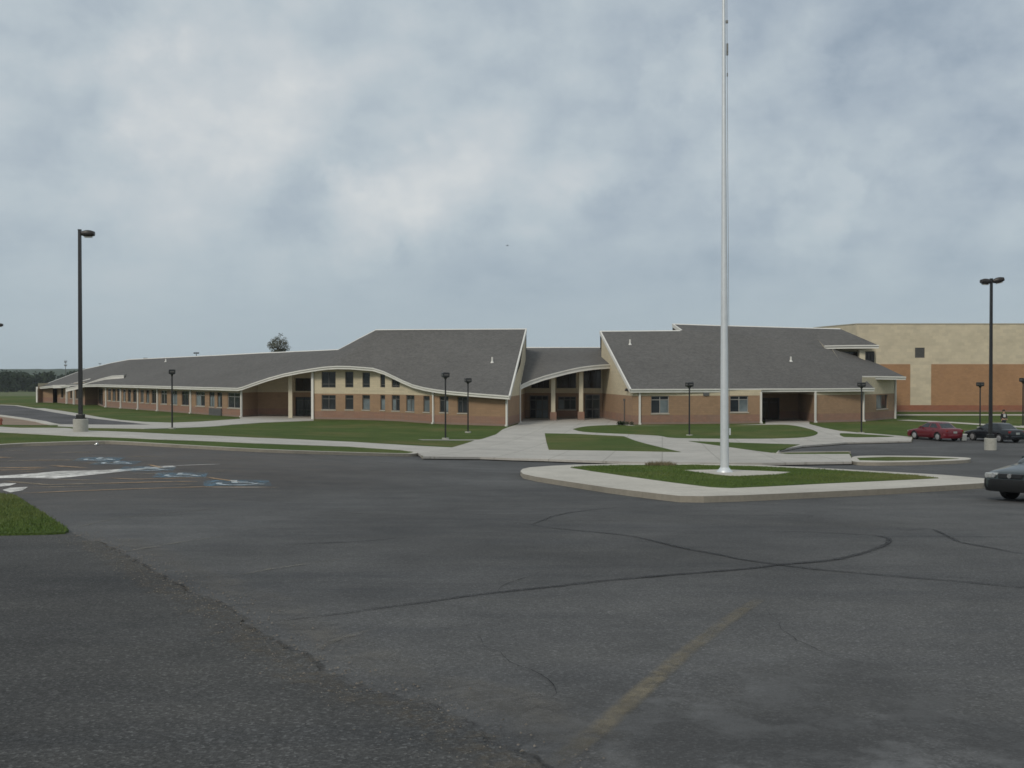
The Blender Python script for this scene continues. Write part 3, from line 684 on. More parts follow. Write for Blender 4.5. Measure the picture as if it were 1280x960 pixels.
for px in (133, 151.5, 173, 197.5, 239): downspout(W1, px, 3.3, w=.22)
# --- far end of the left wing
B0, B1 = gp(47.5, 504.3), gp(72, 505.5)
# brick end bay, dark porch, short return, columns
e1 = Wall(gp(48, 504), gp(66, 504.4)); e1.faces(wallmb, [(0, 2.75), (e1.L, 2.75)])
e2 = Wall(gp(66, 503.2), gp(72.5, 504.6)); e2.faces(wallmb, [(0, 2.9), (e2.L, 2.9)], [(e2.L * .25, e2.L * .85, 0.05, 2.3)])
e2.window(school, e2.L * .25, e2.L * .85, .05, 2.3, transom=0, sill=False, name='door', frame=M['darkmetal'])
e3 = Wall(gp(72.5, 504.6), gp(106, 507.5)); o3 = [(e3.s_of(a), e3.s_of(b), 1.0, 2.5) for a, b in ((76, 79), (87.5, 90), (94.5, 97.5))]
e3.faces(wallmb, [(0, 3.0), (e3.L, 3.6)], o3)
for o in o3: e3.window(school, *o, cols=1)
e4 = Wall(gp(106, 507.5), gp(122, 507)); e4.faces(wallmb, [(0, 3.6), (e4.L, 4.2)])
e5 = Wall(gp(122, 507), A0); o5 = [(e5.L * .12, e5.L * .82, .3, 2.7)]
e5.faces(wallmb, [(0, 4.2), (e5.L, 3.6)], o5); e5.window(school, *o5[0], cols=2, transom=.3, pale=.6, sill=False)
for px, wl, z in ((47.5, e1, 2.7), (84.5, e3, 2.9), (93.5, e3, 3.1)): downspout(wl, px, z, w=.35, out=.2, name='column', kick=False)
# --- porch between left wing and curved block
PB0, PB1 = (A1[0] + .2, A1[1] + 1.0), at(366, 520.6, 113)[:2]
P1 = Wall(A1, (A1[0] + .9, A1[1] + 3.0)); P1.faces(wallmb, [(0, 3.35), (P1.L, 4.1)])
P2 = Wall((A1[0] + .9, A1[1] + 3.0), at(366, 520, 112)[:2]); P2.faces(wallmb, [(0, 4.1), (P2.L, 6.1)])
P3 = Wall(at(366, 520, 112)[:2], at(391, 520, 111)[:2])
pd = [(P3.L * .12, P3.L * .92, .05, 2.3), (P3.L * .12, P3.L * .92, 2.95, 4.4)]
P3.faces(wallmb, [(0, 6.1), (P3.L, 6.6)], pd)
P3.window(school, *pd[0], cols=2, transom=.18, sill=False, name='door', frame=M['darkmetal'], fw=.09, bottom=.35)
P3.window(school, *pd[1], cols=2, transom=0, sill=False, frame=M['darkmetal'], glass=M['bglass'])
# --- curved block: facade polyline
cv = [gp(390, 525.4), gp(420, 525.8), gp(450, 526.3), gp(475, 527.1), gp(500, 528.2), gp(520, 529.8), gp(540, 531.3), gp(565, 532.4), gp(590, 533.2), gp(635, 534.6)]
edge = [(390, 461), (405, 458.8), (422, 457.8), (437, 458), (452, 458.8), (466, 460.2), (480, 464.5), (492, 470.2), (504, 476), (516, 481), (530, 484.6), (545, 487.2), (565, 489.6), (590, 491.7), (612, 493.4), (637, 495.3)]
def edge_row(px):
    for (a, ra), (b, rb) in zip(edge[:-1], edge[1:]):
        if a <= px <= b: return ra + (rb - ra) * (px - a) / (b - a)
    return edge[0][1] if px < edge[0][0] else edge[-1][1]
upw = [(402, 420.5, 464.5, 484.5, 2), (431.5, 441.7, 464.5, 484.3, 1), (453, 462.3, 465.5, 484.3, 1), (473, 481.3, 468, 484.3, 1), (489.6, 499.9, 474.5, 484.3, 2)]
low = [(402, 420.5, 493.8, 512, 2), (431.5, 441.7, 493.8, 512, 1), (452.8, 462.3, 493.8, 512.3, 1), (473, 481.3, 493.8, 512.6, 1), (489.6, 499.9, 494, 513.4, 2), (507.5, 518, 494, 514.3, 2), (529, 537, 495, 515, 1), (549.5, 560.5, 495.5, 515.5, 2), (572, 584, 496, 516.3, 2)]
for i in range(len(cv) - 1):
    w = Wall(cv[i], cv[i + 1]); pa, pb = cv[i][0] / cv[i][1] * F + CX, cv[i + 1][0] / cv[i + 1][1] * F + CX
    tops = [(0, 0)] ; n = 5; tops = []
    for k in range(n + 1):
        px = pa + (pb - pa) * k / n; tops.append((w.L * k / n, w.z_of(px, edge_row(px) + 2.4)))
    ops = []; info = []
    for lst, isup in ((upw, 1), (low, 0)):
        for a, b, ra, rb, c in lst:
            mid_ = (a + b) / 2
            if pa <= mid_ < pb:
                sa, sb = max(.04, w.s_of(a)), min(w.L - .04, w.s_of(b))
                za, zb = w.z_of(mid_, rb), w.z_of(mid_, ra)
                ops.append((sa, sb, za, zb)); info.append((c, isup))
    w.faces(wallmb, tops, ops)
    for o, (c, isup) in zip(ops, info):
        w.window(school, *o, cols=c, transom=0 if isup else .26, bottom=.22 if isup else 0, pale=0 if isup else .45, sill=not isup, frame=M['frame'])
Wc = Wall(cv[6], cv[7]); downspout(Wc, 542.3, 3.4, w=.16)
Wd = Wall(cv[8], cv[9]); downspout(Wd, 634, 2.95, w=.17)
wa = Wall(cv[0], cv[1]); downspout(wa, 391.2, 5.4, w=.26, out=.12, name='corner_post', kick=False)
w3 = Wall(A0, A1); downspout(w3, 302.5, 3.3, w=.22)
# porch columns and side return
def column(parent, px, row, d, z1, w, zc=None, name='column'):
    x = (px - CX) / F * d; mb = MB(); mb.box((x, d, z1 / 2 - .05), (w, w, z1 + .1), 0)
    c = mb.build(name, M['cream'], parent)
    if zc:
        b = MB(); b.box((x, d, zc / 2 - .05), (w + .24, w + .24, zc + .1), 0); b.build('plinth', M['school'], c)
    return c
column(school, 363.3, 522, 107.2, 5.0, .42, None)
q = Wall(cv[0], at(391, 520, 111)[:2]); q.faces(wallmb, [(0, 5.4), (q.L, 6.6)])
# --- left gable flank
g0, g1, g2, g3 = cv[-1], at(650.3, 530, 97.5)[:2], at(657.0, 500, 107)[:2], (1.62, 119)
for a, b, za, zb in ((g0, g1, 2.75, 5.78), (g1, g2, 5.78, 9.66), (g2, g3, 9.62, 3.3)):
    w = Wall(a, b); w.faces(wallmb, [(0, za), (w.L, zb)])
w = Wall(g0, g1); downspout(w, 649.6, 4.0, w=.16, out=.06)
# --- entrance: recessed wall with doors, columns
n0, n1 = at(650, 525, 108)[:2], at(762, 525, 106)[:2]
E = Wall(n0, n1)
eo = [(E.s_of(662), E.s_of(685.5), .05, 2.55), (E.s_of(697.5), E.s_of(720), 1.05, 2.45), (E.s_of(731), E.s_of(750), .05, 2.7),
      (E.s_of(664), E.s_of(686.5), 3.35, 4.5), (E.s_of(695.5), E.s_of(720), 3.35, 5.2), (E.s_of(729.5), E.s_of(751.5), 3.35, 5.6)]
E.faces(wallmb, [(0, 5.0), (E.L, 6.6)], eo)
E.window(school, *eo[0], cols=3, transom=.2, pale=.3, sill=False, name='door', frame=M['frame'], fw=.1, bottom=.4)
E.window(school, *eo[1], cols=3, transom=.25, pale=.15, frame=M['frame'], fw=.08)
E.window(school, *eo[2], cols=2, transom=.2, sill=False, name='door', frame=M['frame'], fw=.12, bottom=.4)
for o in eo[3:]: E.window(school, *o, cols=3, transom=0, sill=False, glass=M['bglass'], frame=M['darkmetal'])
column(school, 691.4, 526, 101.6, 4.7, .42, 1.0); column(school, 726.2, 526, 102.6, 5.5, .42, 1.0)
# --- right gable flank
h0, h1 = gp(791.5, 532.3), gp(760, 526)
hd = Vector((h1[0] - h0[0], h1[1] - h0[1])).normalized()
rg = (h0[0] + hd.x * 12.9, h0[1] + hd.y * 12.9); bk = (rg[0] * (1 + 13 / rg[1]) + .15, rg[1] + 13)
w = Wall(h0, rg); w.faces(wallmb, [(0, 3.3), (w.L, 9.3)]); RG = w
w2 = Wall(rg, bk); w2.faces(wallmb, [(0, 9.3), (w2.L, 3.3)])
mb = MB(); sx = RG.s_of(785.6); zz = RG.z_of(785.6, 487.3); mb.box(RG.pt(sx, zz, .18), (.30, .34, .2), 0, rx=-.3, bev=.03); mb.box(RG.pt(sx, zz + .02, .05), (.12, .14, .12), 0); mb.build('wall_lamp', M['black'], school)
mb = MB(); sx = RG.s_of(781.3); mb.tube([RG.pt(sx, .1, .07), RG.pt(sx, 2.3, .07)], .05, 8); mb.box(RG.pt(sx, 2.38, .08), (.18, .16, .2), 0); mb.build('wall_pipe', M['frame'], school)
# --- right wing front
r0, r1 = h0, gp(951.5, 530.8)
W4 = Wall(r0, r1); o4 = [(W4.s_of(814), W4.s_of(836.3), W4.z_of(825, 516.8), W4.z_of(825, 495)), (W4.s_of(912.8), W4.s_of(935.5), W4.z_of(924, 515.2), W4.z_of(924, 495))]
W4.faces(wallmb, [(0, 3.35), (W4.L, 3.35)], o4)
for o in o4: W4.window(school, *o, cols=2, transom=.22, pale=.5, frame=M['pframe'])
mb = MB(); W4.bar(mb, W4.s_of(879), W4.s_of(886), W4.z_of(882, 494.6), W4.z_of(882, 490.4), .01, .10); mb.build('wall_vent', M['louver'], school)
downspout(W4, 799.3, 3.15, w=.17); downspout(W4, 950.8, 3.15, w=.17)
q0 = gp(1018, 529.8); W5 = Wall(q0, gp(1077.5, 528.5)); W5.faces(wallmb, [(0, 3.35), (W5.L, 3.35)]); downspout(W5, 1018.6, 3.15, w=.17)
# dark passage
bk0, bk1 = (r1[0] + .6, r1[1] + 7.5), (q0[0] + .3, q0[1] + 6.5)
Wp = Wall(r1, bk0); Wp.faces(wallmb, [(0, 3.35), (Wp.L, 3.35)])
Wq = Wall(bk0, bk1); dq = [(Wq.L * .2, Wq.L * .62, .05, 2.4)]; Wq.faces(wallmb, [(0, 3.35), (Wq.L, 3.35)], dq); Wq.window(school, *dq[0], cols=2, transom=.2, sill=False, name='door', frame=M['darkmetal'], fw=.1, glass=M['bglass'])
Wr = Wall(bk1, q0); Wr.faces(wallmb, [(0, 3.35), (Wr.L, 3.35)])
mb = MB(); mb.face([V3(r1, 3.33), V3(q0, 3.33), V3(bk1, 3.33), V3(bk0, 3.33)]); mb.build('passage_ceiling', M['soffit'], school)
# angled end block with the higher eave
W6 = Wall(gp(1077.5, 528.5), gp(1119.5, 524.6)); o6 = [(W6.s_of(1095.5), W6.s_of(1109.5), W6.z_of(1102, 511), W6.z_of(1102, 493.5))]
W6.faces(wallmb, [(0, 4.55), (W6.L, 4.55)], o6); W6.window(school, *o6[0], cols=2, transom=0, pale=.3, frame=M['frame'])
downspout(W6, 1078.6, 3.2, w=.16); downspout(W6, 1118.4, 4.45, w=.20, kick=False)
W7 = Wall(gp(1119.5, 524.6), (44.5, 122)); W7.faces(wallmb, [(0, 4.55), (W7.L, 4.55)])
# clerestory under the upper eave
K = Wall(at(1036, 440, 109.5)[:2], at(1095, 440, 109)[:2]); ko = [(K.s_of(1043), K.s_of(1073.5), 5.2, 7.35), (K.s_of(1081), K.s_of(1093), 5.2, 7.35)]
K.faces(wallmb, [(0, 8.0), (K.L, 8.0)], ko, z0=4.6, rev=.5)
column(school, 1076.6, 455, 108.2, 7.55, .62)
for o in ko: K.window(school, *o, cols=3, transom=0, sill=False, glass=M['bglass'], frame=M['darkmetal'])
K2 = Wall(at(1095, 440, 109)[:2], (44.0, 122)); K2.faces(wallmb, [(0, 8.0), (K2.L, 8.0)], z0=4.5)
# back walls
pts = [gp(47.5, 504.3), (-72, 178), (-50, 150), (-20, 128), (2.0, 124), (12, 124), (44.5, 122)]
for a, b in zip(pts[:-1], pts[1:]): w = Wall(a, b); w.faces(wallmb, [(0, 3.3), (w.L, 3.3)])
wallmb.build('wall', M['school'], school)

# --- roofs: lofted slabs, eave points below, ridge points above
def lerp(a, b, t): return a + (b - a) * t
def roof(name, bot, top, back=13.0, zback=3.3, rake=(True, True), thick=.22, fascia=.30, ridge=True, nseg=6, fout=.05, eave=True):
    """bot/top: equal-length lists of Vectors. Builds slab, eave fascia, rake boards, white strip for the bright halo on the ridge"""
    mb = MB(); n = len(bot); rows = []
    for k in range(nseg + 1): rows.append([b.lerp(t, k / nseg) for b, t in zip(bot, top)])
    if back: rows.append([t + Vector((t.x / t.y * back, back, zback - t.z)) for t in top])
    mb.grid(rows, 0)
    mb.grid([[p - Vector((0, 0, thick)) for p in r] for r in rows][::-1], 1)
    for side in (0, n - 1):
        e = [r[side] for r in rows]; mb.grid([e, [p - Vector((0, 0, thick)) for p in e]], 1)
    o = mb.build(name, [M['roof'], M['soffit']], school)
    if eave:
        fb = MB(); up = Vector((0, 0, .04)); dn = Vector((0, 0, -fascia)); out = Vector((0, -fout, 0))
        b = bot; fb.grid([[p + up for p in b], [p + up + out for p in b], [p + dn + out for p in b], [p + dn + Vector((0, .12, 0)) for p in b], [p + up + Vector((0, .02, 0)) for p in b]], 0)
        # gutter lip
        fb.grid([[p + up + out * 1.02 for p in b], [p + up + out * 3.2 for p in b], [p + up + out * 3.2 + Vector((0, 0, -.12)) for p in b], [p + up + out * 1.02 + Vector((0, 0, -.16)) for p in b]], 0)
        fb.build('fascia', M['trim'], o)
    for side, on in ((0, rake[0]), (n - 1, rake[1])):
        if not on: continue
        sx = -.05 if side == 0 else .05; e = [r[side] for r in rows[:nseg + 1]]; rb = MB(); o1 = Vector((sx, 0, 0))
        rb.grid([[p + Vector((-sx * 2, 0, .05)) for p in e], [p + o1 + Vector((0, 0, .05)) for p in e], [p + o1 + Vector((0, 0, -.34)) for p in e], [p + Vector((-sx * .2, 0, -.34)) for p in e]], 0)
        rb.build('rake_board', M['trim'], o)
    if ridge:
        rb = MB(); t = top; rb.grid([[p + Vector((0, -.22, -.06)) for p in t], [p + Vector((0, 0, .05)) for p in t], [p + Vector((0, .22, -.06)) for p in t]], 0)
        rb.build('ridge_halo_strip', M['trim'], o)  # added white strip imitating the bright halo line along the ridge
    return o
def interp_px(tab, x):
    for (a, va), (b, vb) in zip(tab[:-1], tab[1:]):
        if a <= x <= b: return tuple(u + (v - u) * (x - a) / (b - a) for u, v in zip(va, vb))
# left wing + porch + curved block are one flowing roof
st = [((46.5, 484.2, 163.5), (108, 461, 173)), ((66, 482.3, 159), (122, 458, 170)), ((90, 481.5, 153), (140, 453.5, 165)), ((124, 480.8, 140.8), (162, 449.3, 158)), ((180, 482.2, 128), (215, 446.8, 147)), ((240, 483.8, 117.2), (270, 444.2, 136)), ((297, 485.3, 108.4), (330, 441, 125)),
      ((303, 484, 107.8), (336, 440.8, 124)), ((317.5, 478.8, 107), (350, 440.3, 122)), ((336, 472.6, 106), (368, 439.4, 120)), ((355, 467.4, 105), (388, 438.6, 117)), ((374, 463.6, 104.2), (406, 437.8, 114.5)), ((390, 461, 103.6), (423, 437, 112.5)),
      ((400, 459.5, 103.3), (436, 430.2, 111)), ((410, 458.4, 103), (452, 421.5, 109.2)), ((422, 457.8, 102.6), (470, 412.3, 107.5)), ((437, 458, 102.2), (480, 412.2, 107.3))]
for i in range(5, len(edge)):
    px, row = edge[i]; k = (px - 452) / (637 - 452)
    # plan depth follows the facade, 0.9 m in front
    for a, b in zip(cv[:-1], cv[1:]):
        pa, pb = a[0] / a[1] * F + CX, b[0] / b[1] * F + CX
        if pa <= px <= pb: dd = a[1] + (b[1] - a[1]) * (px - pa) / (pb - pa)
    if px > 635: dd = cv[-1][1]
    st.append(((px, row, dd - .9 if px > 470 else dd - .9), (492 + (658 - 492) * k, 412.1 - .9 * k, 107.2)))
main_roof = roof('roof', [at(*a) for a, b in st], [at(*b) for a, b in st], back=12, rake=(True, True))
# entrance roof
er = [(646.5, 484.6), (655, 479.5), (665, 475.3), (680, 470.2), (695, 466.2), (710, 462.4), (725, 459.3), (740, 457.3), (752, 456.2), (763, 455.6)]
roof('roof', [at(px, r, 97.6 + 5.3 * i / 9) for i, (px, r) in enumerate(er)], [at(654 + (760 - 654) * i / 9, 434.3, 112) for i in range(10)], back=10, rake=(False, False), fascia=.42, thick=.3)
# soffit closing the underside of the entrance canopy is the slab itself
# right wing main plane
rb = [(788, 486.8, 93.4), (820, 486.7, 93.9), (850, 486.6, 94.4), (900, 486.4, 95.3), (950, 486.2, 96.2), (1000, 486.0, 97.1), (1040, 485.8, 97.8), (1093, 485.4, 98.8)]
rt = [(750, 414, 107), (780, 413.8, 107.2), (812, 413.5, 107.5), (852, 413.2, 107.8), (910, 417, 107.9), (960, 421.5, 108), (1005, 427, 108.2), (1043, 436.6, 108.2)]
roof('roof', [at(*a) for a in rb], [at(*b) for b in rt], back=0, rake=(True, False), ridge=False)
mbk = MB()
mbk.grid([[at(750, 414, 107), at(852, 413.2, 107.8), at(960, 421.5, 108), at(1043, 436.6, 108.2)], [Vector((10.75, 120.5, 3.3)), Vector((20, 122, 3.3)), Vector((32, 122, 3.3)), Vector((44, 122, 3.3))]])
mbk.build('roof', M['roof'], school)
mb = MB(); t = [at(750, 414, 107), at(800, 413.7, 107.4), at(850, 413.3, 107.8)]; mb.grid([[p + Vector((0, -.22, -.06)) for p in t], [p + Vector((0, 0, .05)) for p in t], [p + Vector((0, .22, -.06)) for p in t]]); mb.build('ridge_halo_strip', M['trim'], school)  # right wing ridge: white strip added for the same bright halo line
# upper extension
ub = [(852, 413.2, 107.8), (910, 417, 107.9), (960, 421.5, 108), (1005, 427, 108.2), (1038, 435.2, 108.2)]
ut = [(840.5, 405, 111), (895, 406.8, 111.5), (960, 408.6, 112.1), (1010, 410, 112.6), (1050, 411, 113)]
roof('roof', [at(*a) for a in ub], [at(*b) for b in ut], back=11, rake=(True, False), eave=False, ridge=True)
# upper right eave and lower right eave
roof('roof', [at(1030, 432.4, 107.9), at(1062, 431.8, 107.5), at(1098, 431.6, 107)], [at(1008, 410.1, 112.5), at(1030, 410.7, 112.8), at(1050, 411, 113)], back=10, zback=8, rake=(False, False), fascia=.34, fout=.06, ridge=False)
roof('roof', [at(1063, 470.3, 101.6), at(1098, 470.6, 102.2), at(1132, 471.2, 102.8)], [at(1040, 435.8, 107.8), at(1070, 445, 108.2), at(1098, 455, 108.6)], back=0, rake=(False, False), fascia=.30, ridge=False)
mb = MB(); mb.face([at(1132, 471.2, 102.8), at(1098, 455, 108.6), Vector((42, 122, 5.5)), Vector((46.5, 122, 4.4))]); mb.build('roof', M['roof'], school)
# far portico fascias on the left wing
roof('porch_roof', [at(82, 486.2, 150), at(95, 483.2, 149), at(110, 478.8, 147), at(125, 473.8, 145), at(140, 470, 142.5), at(155, 469.2, 140)], [at(112, 470, 163), at(122, 468, 162), at(134, 466, 160), at(146, 464, 157), at(156, 463, 153), at(163, 463.5, 150)], back=0, rake=(False, False), ridge=False, fascia=.45, fout=.03)
roof('porch_roof', [at(66, 481.7, 157.5), at(84, 481.2, 155.5), at(100, 477, 154), at(113, 473.3, 152)], [at(92, 473, 167), at(106, 471, 165), at(118, 468.5, 162), at(128, 466.5, 160)], back=0, rake=(False, False), ridge=False, fascia=.45, fout=.03)
# roof pipes
for px, row, d in ((615.3, 453, 99.3), (787.5, 432, 102.3), (988.5, 453.5, 102.8), (207, 454, 143), (787.3, 428.5, 103.2)):
    pass
dg_done = []
def roof_point(px, row):
    """where the sight line meets the roof planes (vertical rays kept simple: search the lofted patches)"""
    from mathutils.geometry import intersect_ray_tri
    best = None; d = pxdir(px, row); o = Vector((0, 0, EYE))
    for ob in school.children:
        if not ob.name.startswith('roof'): continue
        me = ob.data
        for p in me.polygons:
            v = [me.vertices[i].co for i in p.vertices]
            for k in range(1, len(v) - 1):
                h = intersect_ray_tri(v[0], v[k], v[k + 1], d, o, True)
                if h and (best is None or (h - o).length < (best - o).length): best = h.copy()
    return best
for px, r1_, r0_ in ((615.3, 446.3, 453), (787.5, 424.3, 430.5), (988.5, 445.8, 451.5), (207.3, 448.5, 452)):
    b = roof_point(px, r0_)
    if b is None: continue
    hh = (r0_ - r1_) / F * b.y
    mb = MB(); mb.tube([b - Vector((0, 0, .1)), b + Vector((0, 0, hh))], .09, 10); mb.tube([b + Vector((0, 0, -.06)), b + Vector((0, 0, .12))], [.2, .1], 10); mb.build('vent_pipe', M['trim'], school, smooth=True)
fix_parent(school)

# --- gymnasium
gym = empty('gymnasium_building', (70, 124.5, 0))
tag(gym, 'tall flat roofed cream block hall with orange brick panels behind the right wing', 'building')
GY = 124.3
x0g, x1g = (1071 - CX) / F * GY, 92.0
GW = Wall((x0g, GY), (x1g, GY)); ztop = EYE + (HZ - 405.2) / F * GY
zb = EYE - (455.2 - HZ) / F * GY; zl = EYE - (506.3 - HZ) / F * GY
mb = MB(); vo = [(GW.s_of(1143.6), GW.s_of(1155.8), EYE - (447.3 - HZ) / F * GY, EYE - (434.6 - HZ) / F * GY)]
GW.faces(mb, [(0, ztop), (GW.L, ztop)], vo)
wl = Wall((x0g, GY), at(1017, 420, 135)[:2]); wl.faces(mb, [(0, ztop), (wl.L, ztop)])
wr = Wall((x1g, GY), (x1g, 160)); wr.faces(mb, [(0, ztop), (wr.L, ztop)])
bl = at(1017, 420, 135); wb = Wall(bl[:2], (bl.x + 3, 165)); wb.faces(mb, [(0, ztop), (wb.L, ztop)])
mb.build('wall', M['gymcream'], gym)
mb = MB(); mb.face([V3((x0g, GY), ztop - .4), V3((x1g, GY), ztop - .4), V3((x1g, 160), ztop - .4), V3((bl.x + 3, 165), ztop - .4), V3(bl, ztop - .4)]); mb.build('roof', M['louver'], gym)
mb = MB(); GW.bar(mb, -.05, GW.L + .05, ztop + .003, ztop + .10, -.3, .06); wl.bar(mb, 0.3, wl.L, ztop + .003, ztop + .10, -.3, .06); mb.build('parapet_cap', M['soffit'], gym)
mb = MB()
for a, b in ((1096, 1137.6), (1164, 1290), (1314, 1440)): GW.bar(mb, GW.s_of(a), GW.s_of(b), zl, zb, -.02, .06, 0)
mb.build('brick_panel', M['gym'], gym)
mb = MB(); GW.bar(mb, GW.s_of(1090), GW.L - .1, .12, zl - .003, -.02, .075); mb.build('brick_base_course', M['gym'], gym)
mb = MB(); GW.bar(mb, GW.s_of(1090), GW.L - .1, -.05, .115, -.02, .10); mb.build('plinth_strip', M['darkmetal'], gym)
w_ = GW.window(gym, *vo[0], cols=1, transom=0, sill=False, fw=.08, name='louvred_vent', glass=M['louver'])
lv = MB(); a, b, za, zb_ = vo[0]
for k in range(8): z = za + .1 + k * (zb_ - za - .2) / 8; GW.bar(lv, a + .08, b - .08, z, z + .05, -.125, -.07)
lv.build('slats', M['frame'], w_)
fix_parent(gym)

# ------------------------------------------------------------------ lamps
def lot_lamp(px, row, height, heads, label, base_w=.70, base_h=.85, xy=None):
    x, y = xy or G(px, row); z = H(x, y)
    o = empty('parking_lot_lamp', (x, y, z)); tag(o, label, 'lamp post')
    mb = MB(); r = base_w / 2; mb.tube([(0, 0, -.3), (0, 0, base_h - .03), (0, 0, base_h)], [r, r, r - .03], 28); mb.build('concrete_base', M['basecon'], o, smooth=True)
    mb = MB(); mb.box((0, 0, base_h + .12), (.34, .34, .24), 0, bev=.03); mb.box((0, 0, base_h + .02), (.42, .42, .05), 0); mb.build('base_cover', M['black'], o)
    mb = MB(); hw0, hw1 = .085, .065
    mb.grid([[(sx * h_, sy * h_, zz) for sx, sy in ((-1, -1), (1, -1), (1, 1), (-1, 1))] for h_, zz in ((hw0, base_h + .1), (hw1, height))], 0, close=True); mb.box((0, 0, height + .02), (.15, .15, .05)); mb.build('pole', M['black'], o)
    for ang, tilt in heads:
        hb = MB(); n = 8; Wd, Ln, Hh = .38, .62, .36
        # rounded shoebox: arched top, flat lens below
        sec = []
        for k in range(9):
            t = k / 8; xx = .10 + Ln * t; hgt = Hh * (.55 + .45 * math.sin(math.pi * min(1, max(0, t * .94 + .03)))); wd = Wd * (.62 + .38 * math.sin(math.pi * (t * .9 + .05)))
            ring = []
            for j in range(12):
                a = 2 * math.pi * j / 12; cy, cz = math.cos(a), math.sin(a)
                ring.append(Vector((xx, wd / 2 * abs(cy) ** .6 * (1 if cy > 0 else -1), height - .16 + hgt / 2 * abs(cz) ** .7 * (1 if cz > 0 else -1))))
            sec.append(ring)
        hb.grid(sec, 0, close=True); hb.face(sec[0][::-1]); hb.face(sec[-1])
        hb.box((.06, 0, height - .14), (.14, .10, .12))
        Mx = Matrix.Rotation(ang, 4, 'Z') @ Matrix.Translation((0, 0, height - .16)) @ Matrix.Rotation(-tilt, 4, 'Y') @ Matrix.Translation((0, 0, -(height - .16)))
        hb.v = [tuple(Mx @ Vector(v)) for v in hb.v]
        h = hb.build('lamp_head', M['darkmetal'], o, smooth=True)
        lb = MB(); lb.box((.42, 0, height - .16 - Hh / 2 - .004), (.36, .22, .03)); lb.v = [tuple(Mx @ Vector(v)) for v in lb.v]; lb.build('lens', M['lamplens'], h)
    return o
lot_lamp(100.5, 542.8, 10.35, [(.12, 0.0)], 'tall black single headed lot lamp on a concrete drum at the left pavement', .72, .78)
lot_lamp(1238.5, 562.6, 10.3, [(math.pi + .25, .02), (-.20, .22)], 'tall black lot lamp with two heads on a concrete drum before the black sedan', .70, .72)
xx, yy = (-5.5 - CX) / F * 100, 100
lot_lamp(0, 0, 9.95, [(.15, 0)], 'black lot lamp at the left edge of the photo, only its head showing', xy=(xx, yy))
for px, row, lab in ((125, 454.2, 'far lot lamp behind the roof, nearest the roof end on the left'), (182, 447.3, 'far lot lamp just clearing the ridge, middle one of the three'), (245.5, 440.5, 'far lot lamp behind the left wing roof, rightmost and tallest of the three')):
    d = F * 5.3 / (HZ - row); x = (px - CX) / F * d
    lot_lamp(0, 0, EYE + 5.3 - H(x, d), [(0.3, 0), (math.pi + .3, 0)], lab, xy=(x, d))['group'] = 'far lamps behind the roof ridge'
def walk_lamp(px, row, top_row, label, foot=True, head='box'):
    x, y = G(px, row, .12); z = H(x, y) + .12; h = (row - top_row) / F * y
    o = empty('walkway_lamp', (x, y, z), 0.35); tag(o, label, 'lamp post', 'short black lamps along the walks')
    mb = MB(); mb.tube([(0, 0, 0), (0, 0, h - .30)], [.062, .055], 12); mb.build('post', M['black'], o, smooth=True)
    mb = MB(); mb.tube([(0, 0, -.1), (0, 0, .10)], [.26, .25], 18); mb.build('footing', M['basecon'], o, smooth=True)
    mb = MB(); q = .235
    mb.grid([[(sx * a, sy * a, zz) for sx, sy in ((-1, -1), (1, -1), (1, 1), (-1, 1))] for a, zz in ((.05, h - .50), (.09, h - .38), (q * .9, h - .33), (q, h - .30), (q, h - .04), (q * .85, h))], 0, close=True); mb.face([(sx * q * .85, sy * q * .85, h) for sx, sy in ((-1, -1), (1, -1), (1, 1), (-1, 1))])
    hd = mb.build('lamp_head', M['black'], o)
    mb = MB()
    for sx in (-1, 1): mb.box((sx * (q + .004), 0, h - .17), (.006, .3, .08)); mb.box((0, sx * (q + .004), h - .17), (.3, .006, .08))
    mb.build('lens', M['frame'], hd)
    return o
walk_lamp(215, 536.2, 461.8, 'short black walkway lamp in the grass before the left wing windows')
walk_lamp(556.8, 549.2, 465.5, 'short black walkway lamp by the thin path, left of the pair at the swooping eave')
walk_lamp(585, 541, 472.6, 'short black walkway lamp on a small footing, right of the pair at the swooping eave')
walk_lamp(861.8, 545, 477.8, 'short black walkway lamp in the curved bed left of the flagpole')
walk_lamp(1077, 541.8, 478, 'short black walkway lamp in front of the angled end block downspout')
walk_lamp(1225.3, 534.8, 477.8, 'thin black walkway lamp left of the two headed lot lamp')
walk_lamp(1279, 533.5, 472.5, 'black walkway lamp at the right edge of the photo against the gym wall')

# ------------------------------------------------------------------ flagpole
fx, fy = G(906, 590.2, .18); fz = H(fx, fy) + .18
fp = empty('flagpole', (fx, fy, fz)); tag(fp, 'very tall tapering silver flagpole without a flag on the grass island', 'flagpole')
mb = MB(); hp = 21.0; lean = -.075
prof = [(0, .142), (.5, .141), (3.5, .128), (6, .108), (8.5, .090), (11, .077), (14, .064), (17, .055), (21, .045)]
mb.tube([(lean * (z / 17.5), 0, z) for z, r in prof], [r for z, r in prof], 24); mb.build('pole', M['alu'], fp, smooth=True)
mb = MB(); mb.tube([(0, 0, -.03), (0, 0, .03), (0, 0, .10), (0, 0, .16)], [.27, .26, .19, .146], 24); mb.build('base_collar', M['alu'], fp, smooth=True)
mb = MB(); mb.tube([(lean * 1.2, 0, 21), (lean * 1.2, 0, 21.1), (lean * 1.2, 0, 21.2), (lean * 1.2, 0, 21.33)], [.03, .11, .12, .02], 14); mb.build('finial', M['chrome'], fp, smooth=True)
mb = MB(); mb.tube([(.16 + lean * .08, -.05, 1.3), (.12 + lean * .5, -.04, 9), (.10 + lean * .8, -.03, 14.5), (.09 + lean * 1.1, -.02, 20.8)], .008, 6); hl = mb.build('halyard', M['rope'], fp)
mb = MB()
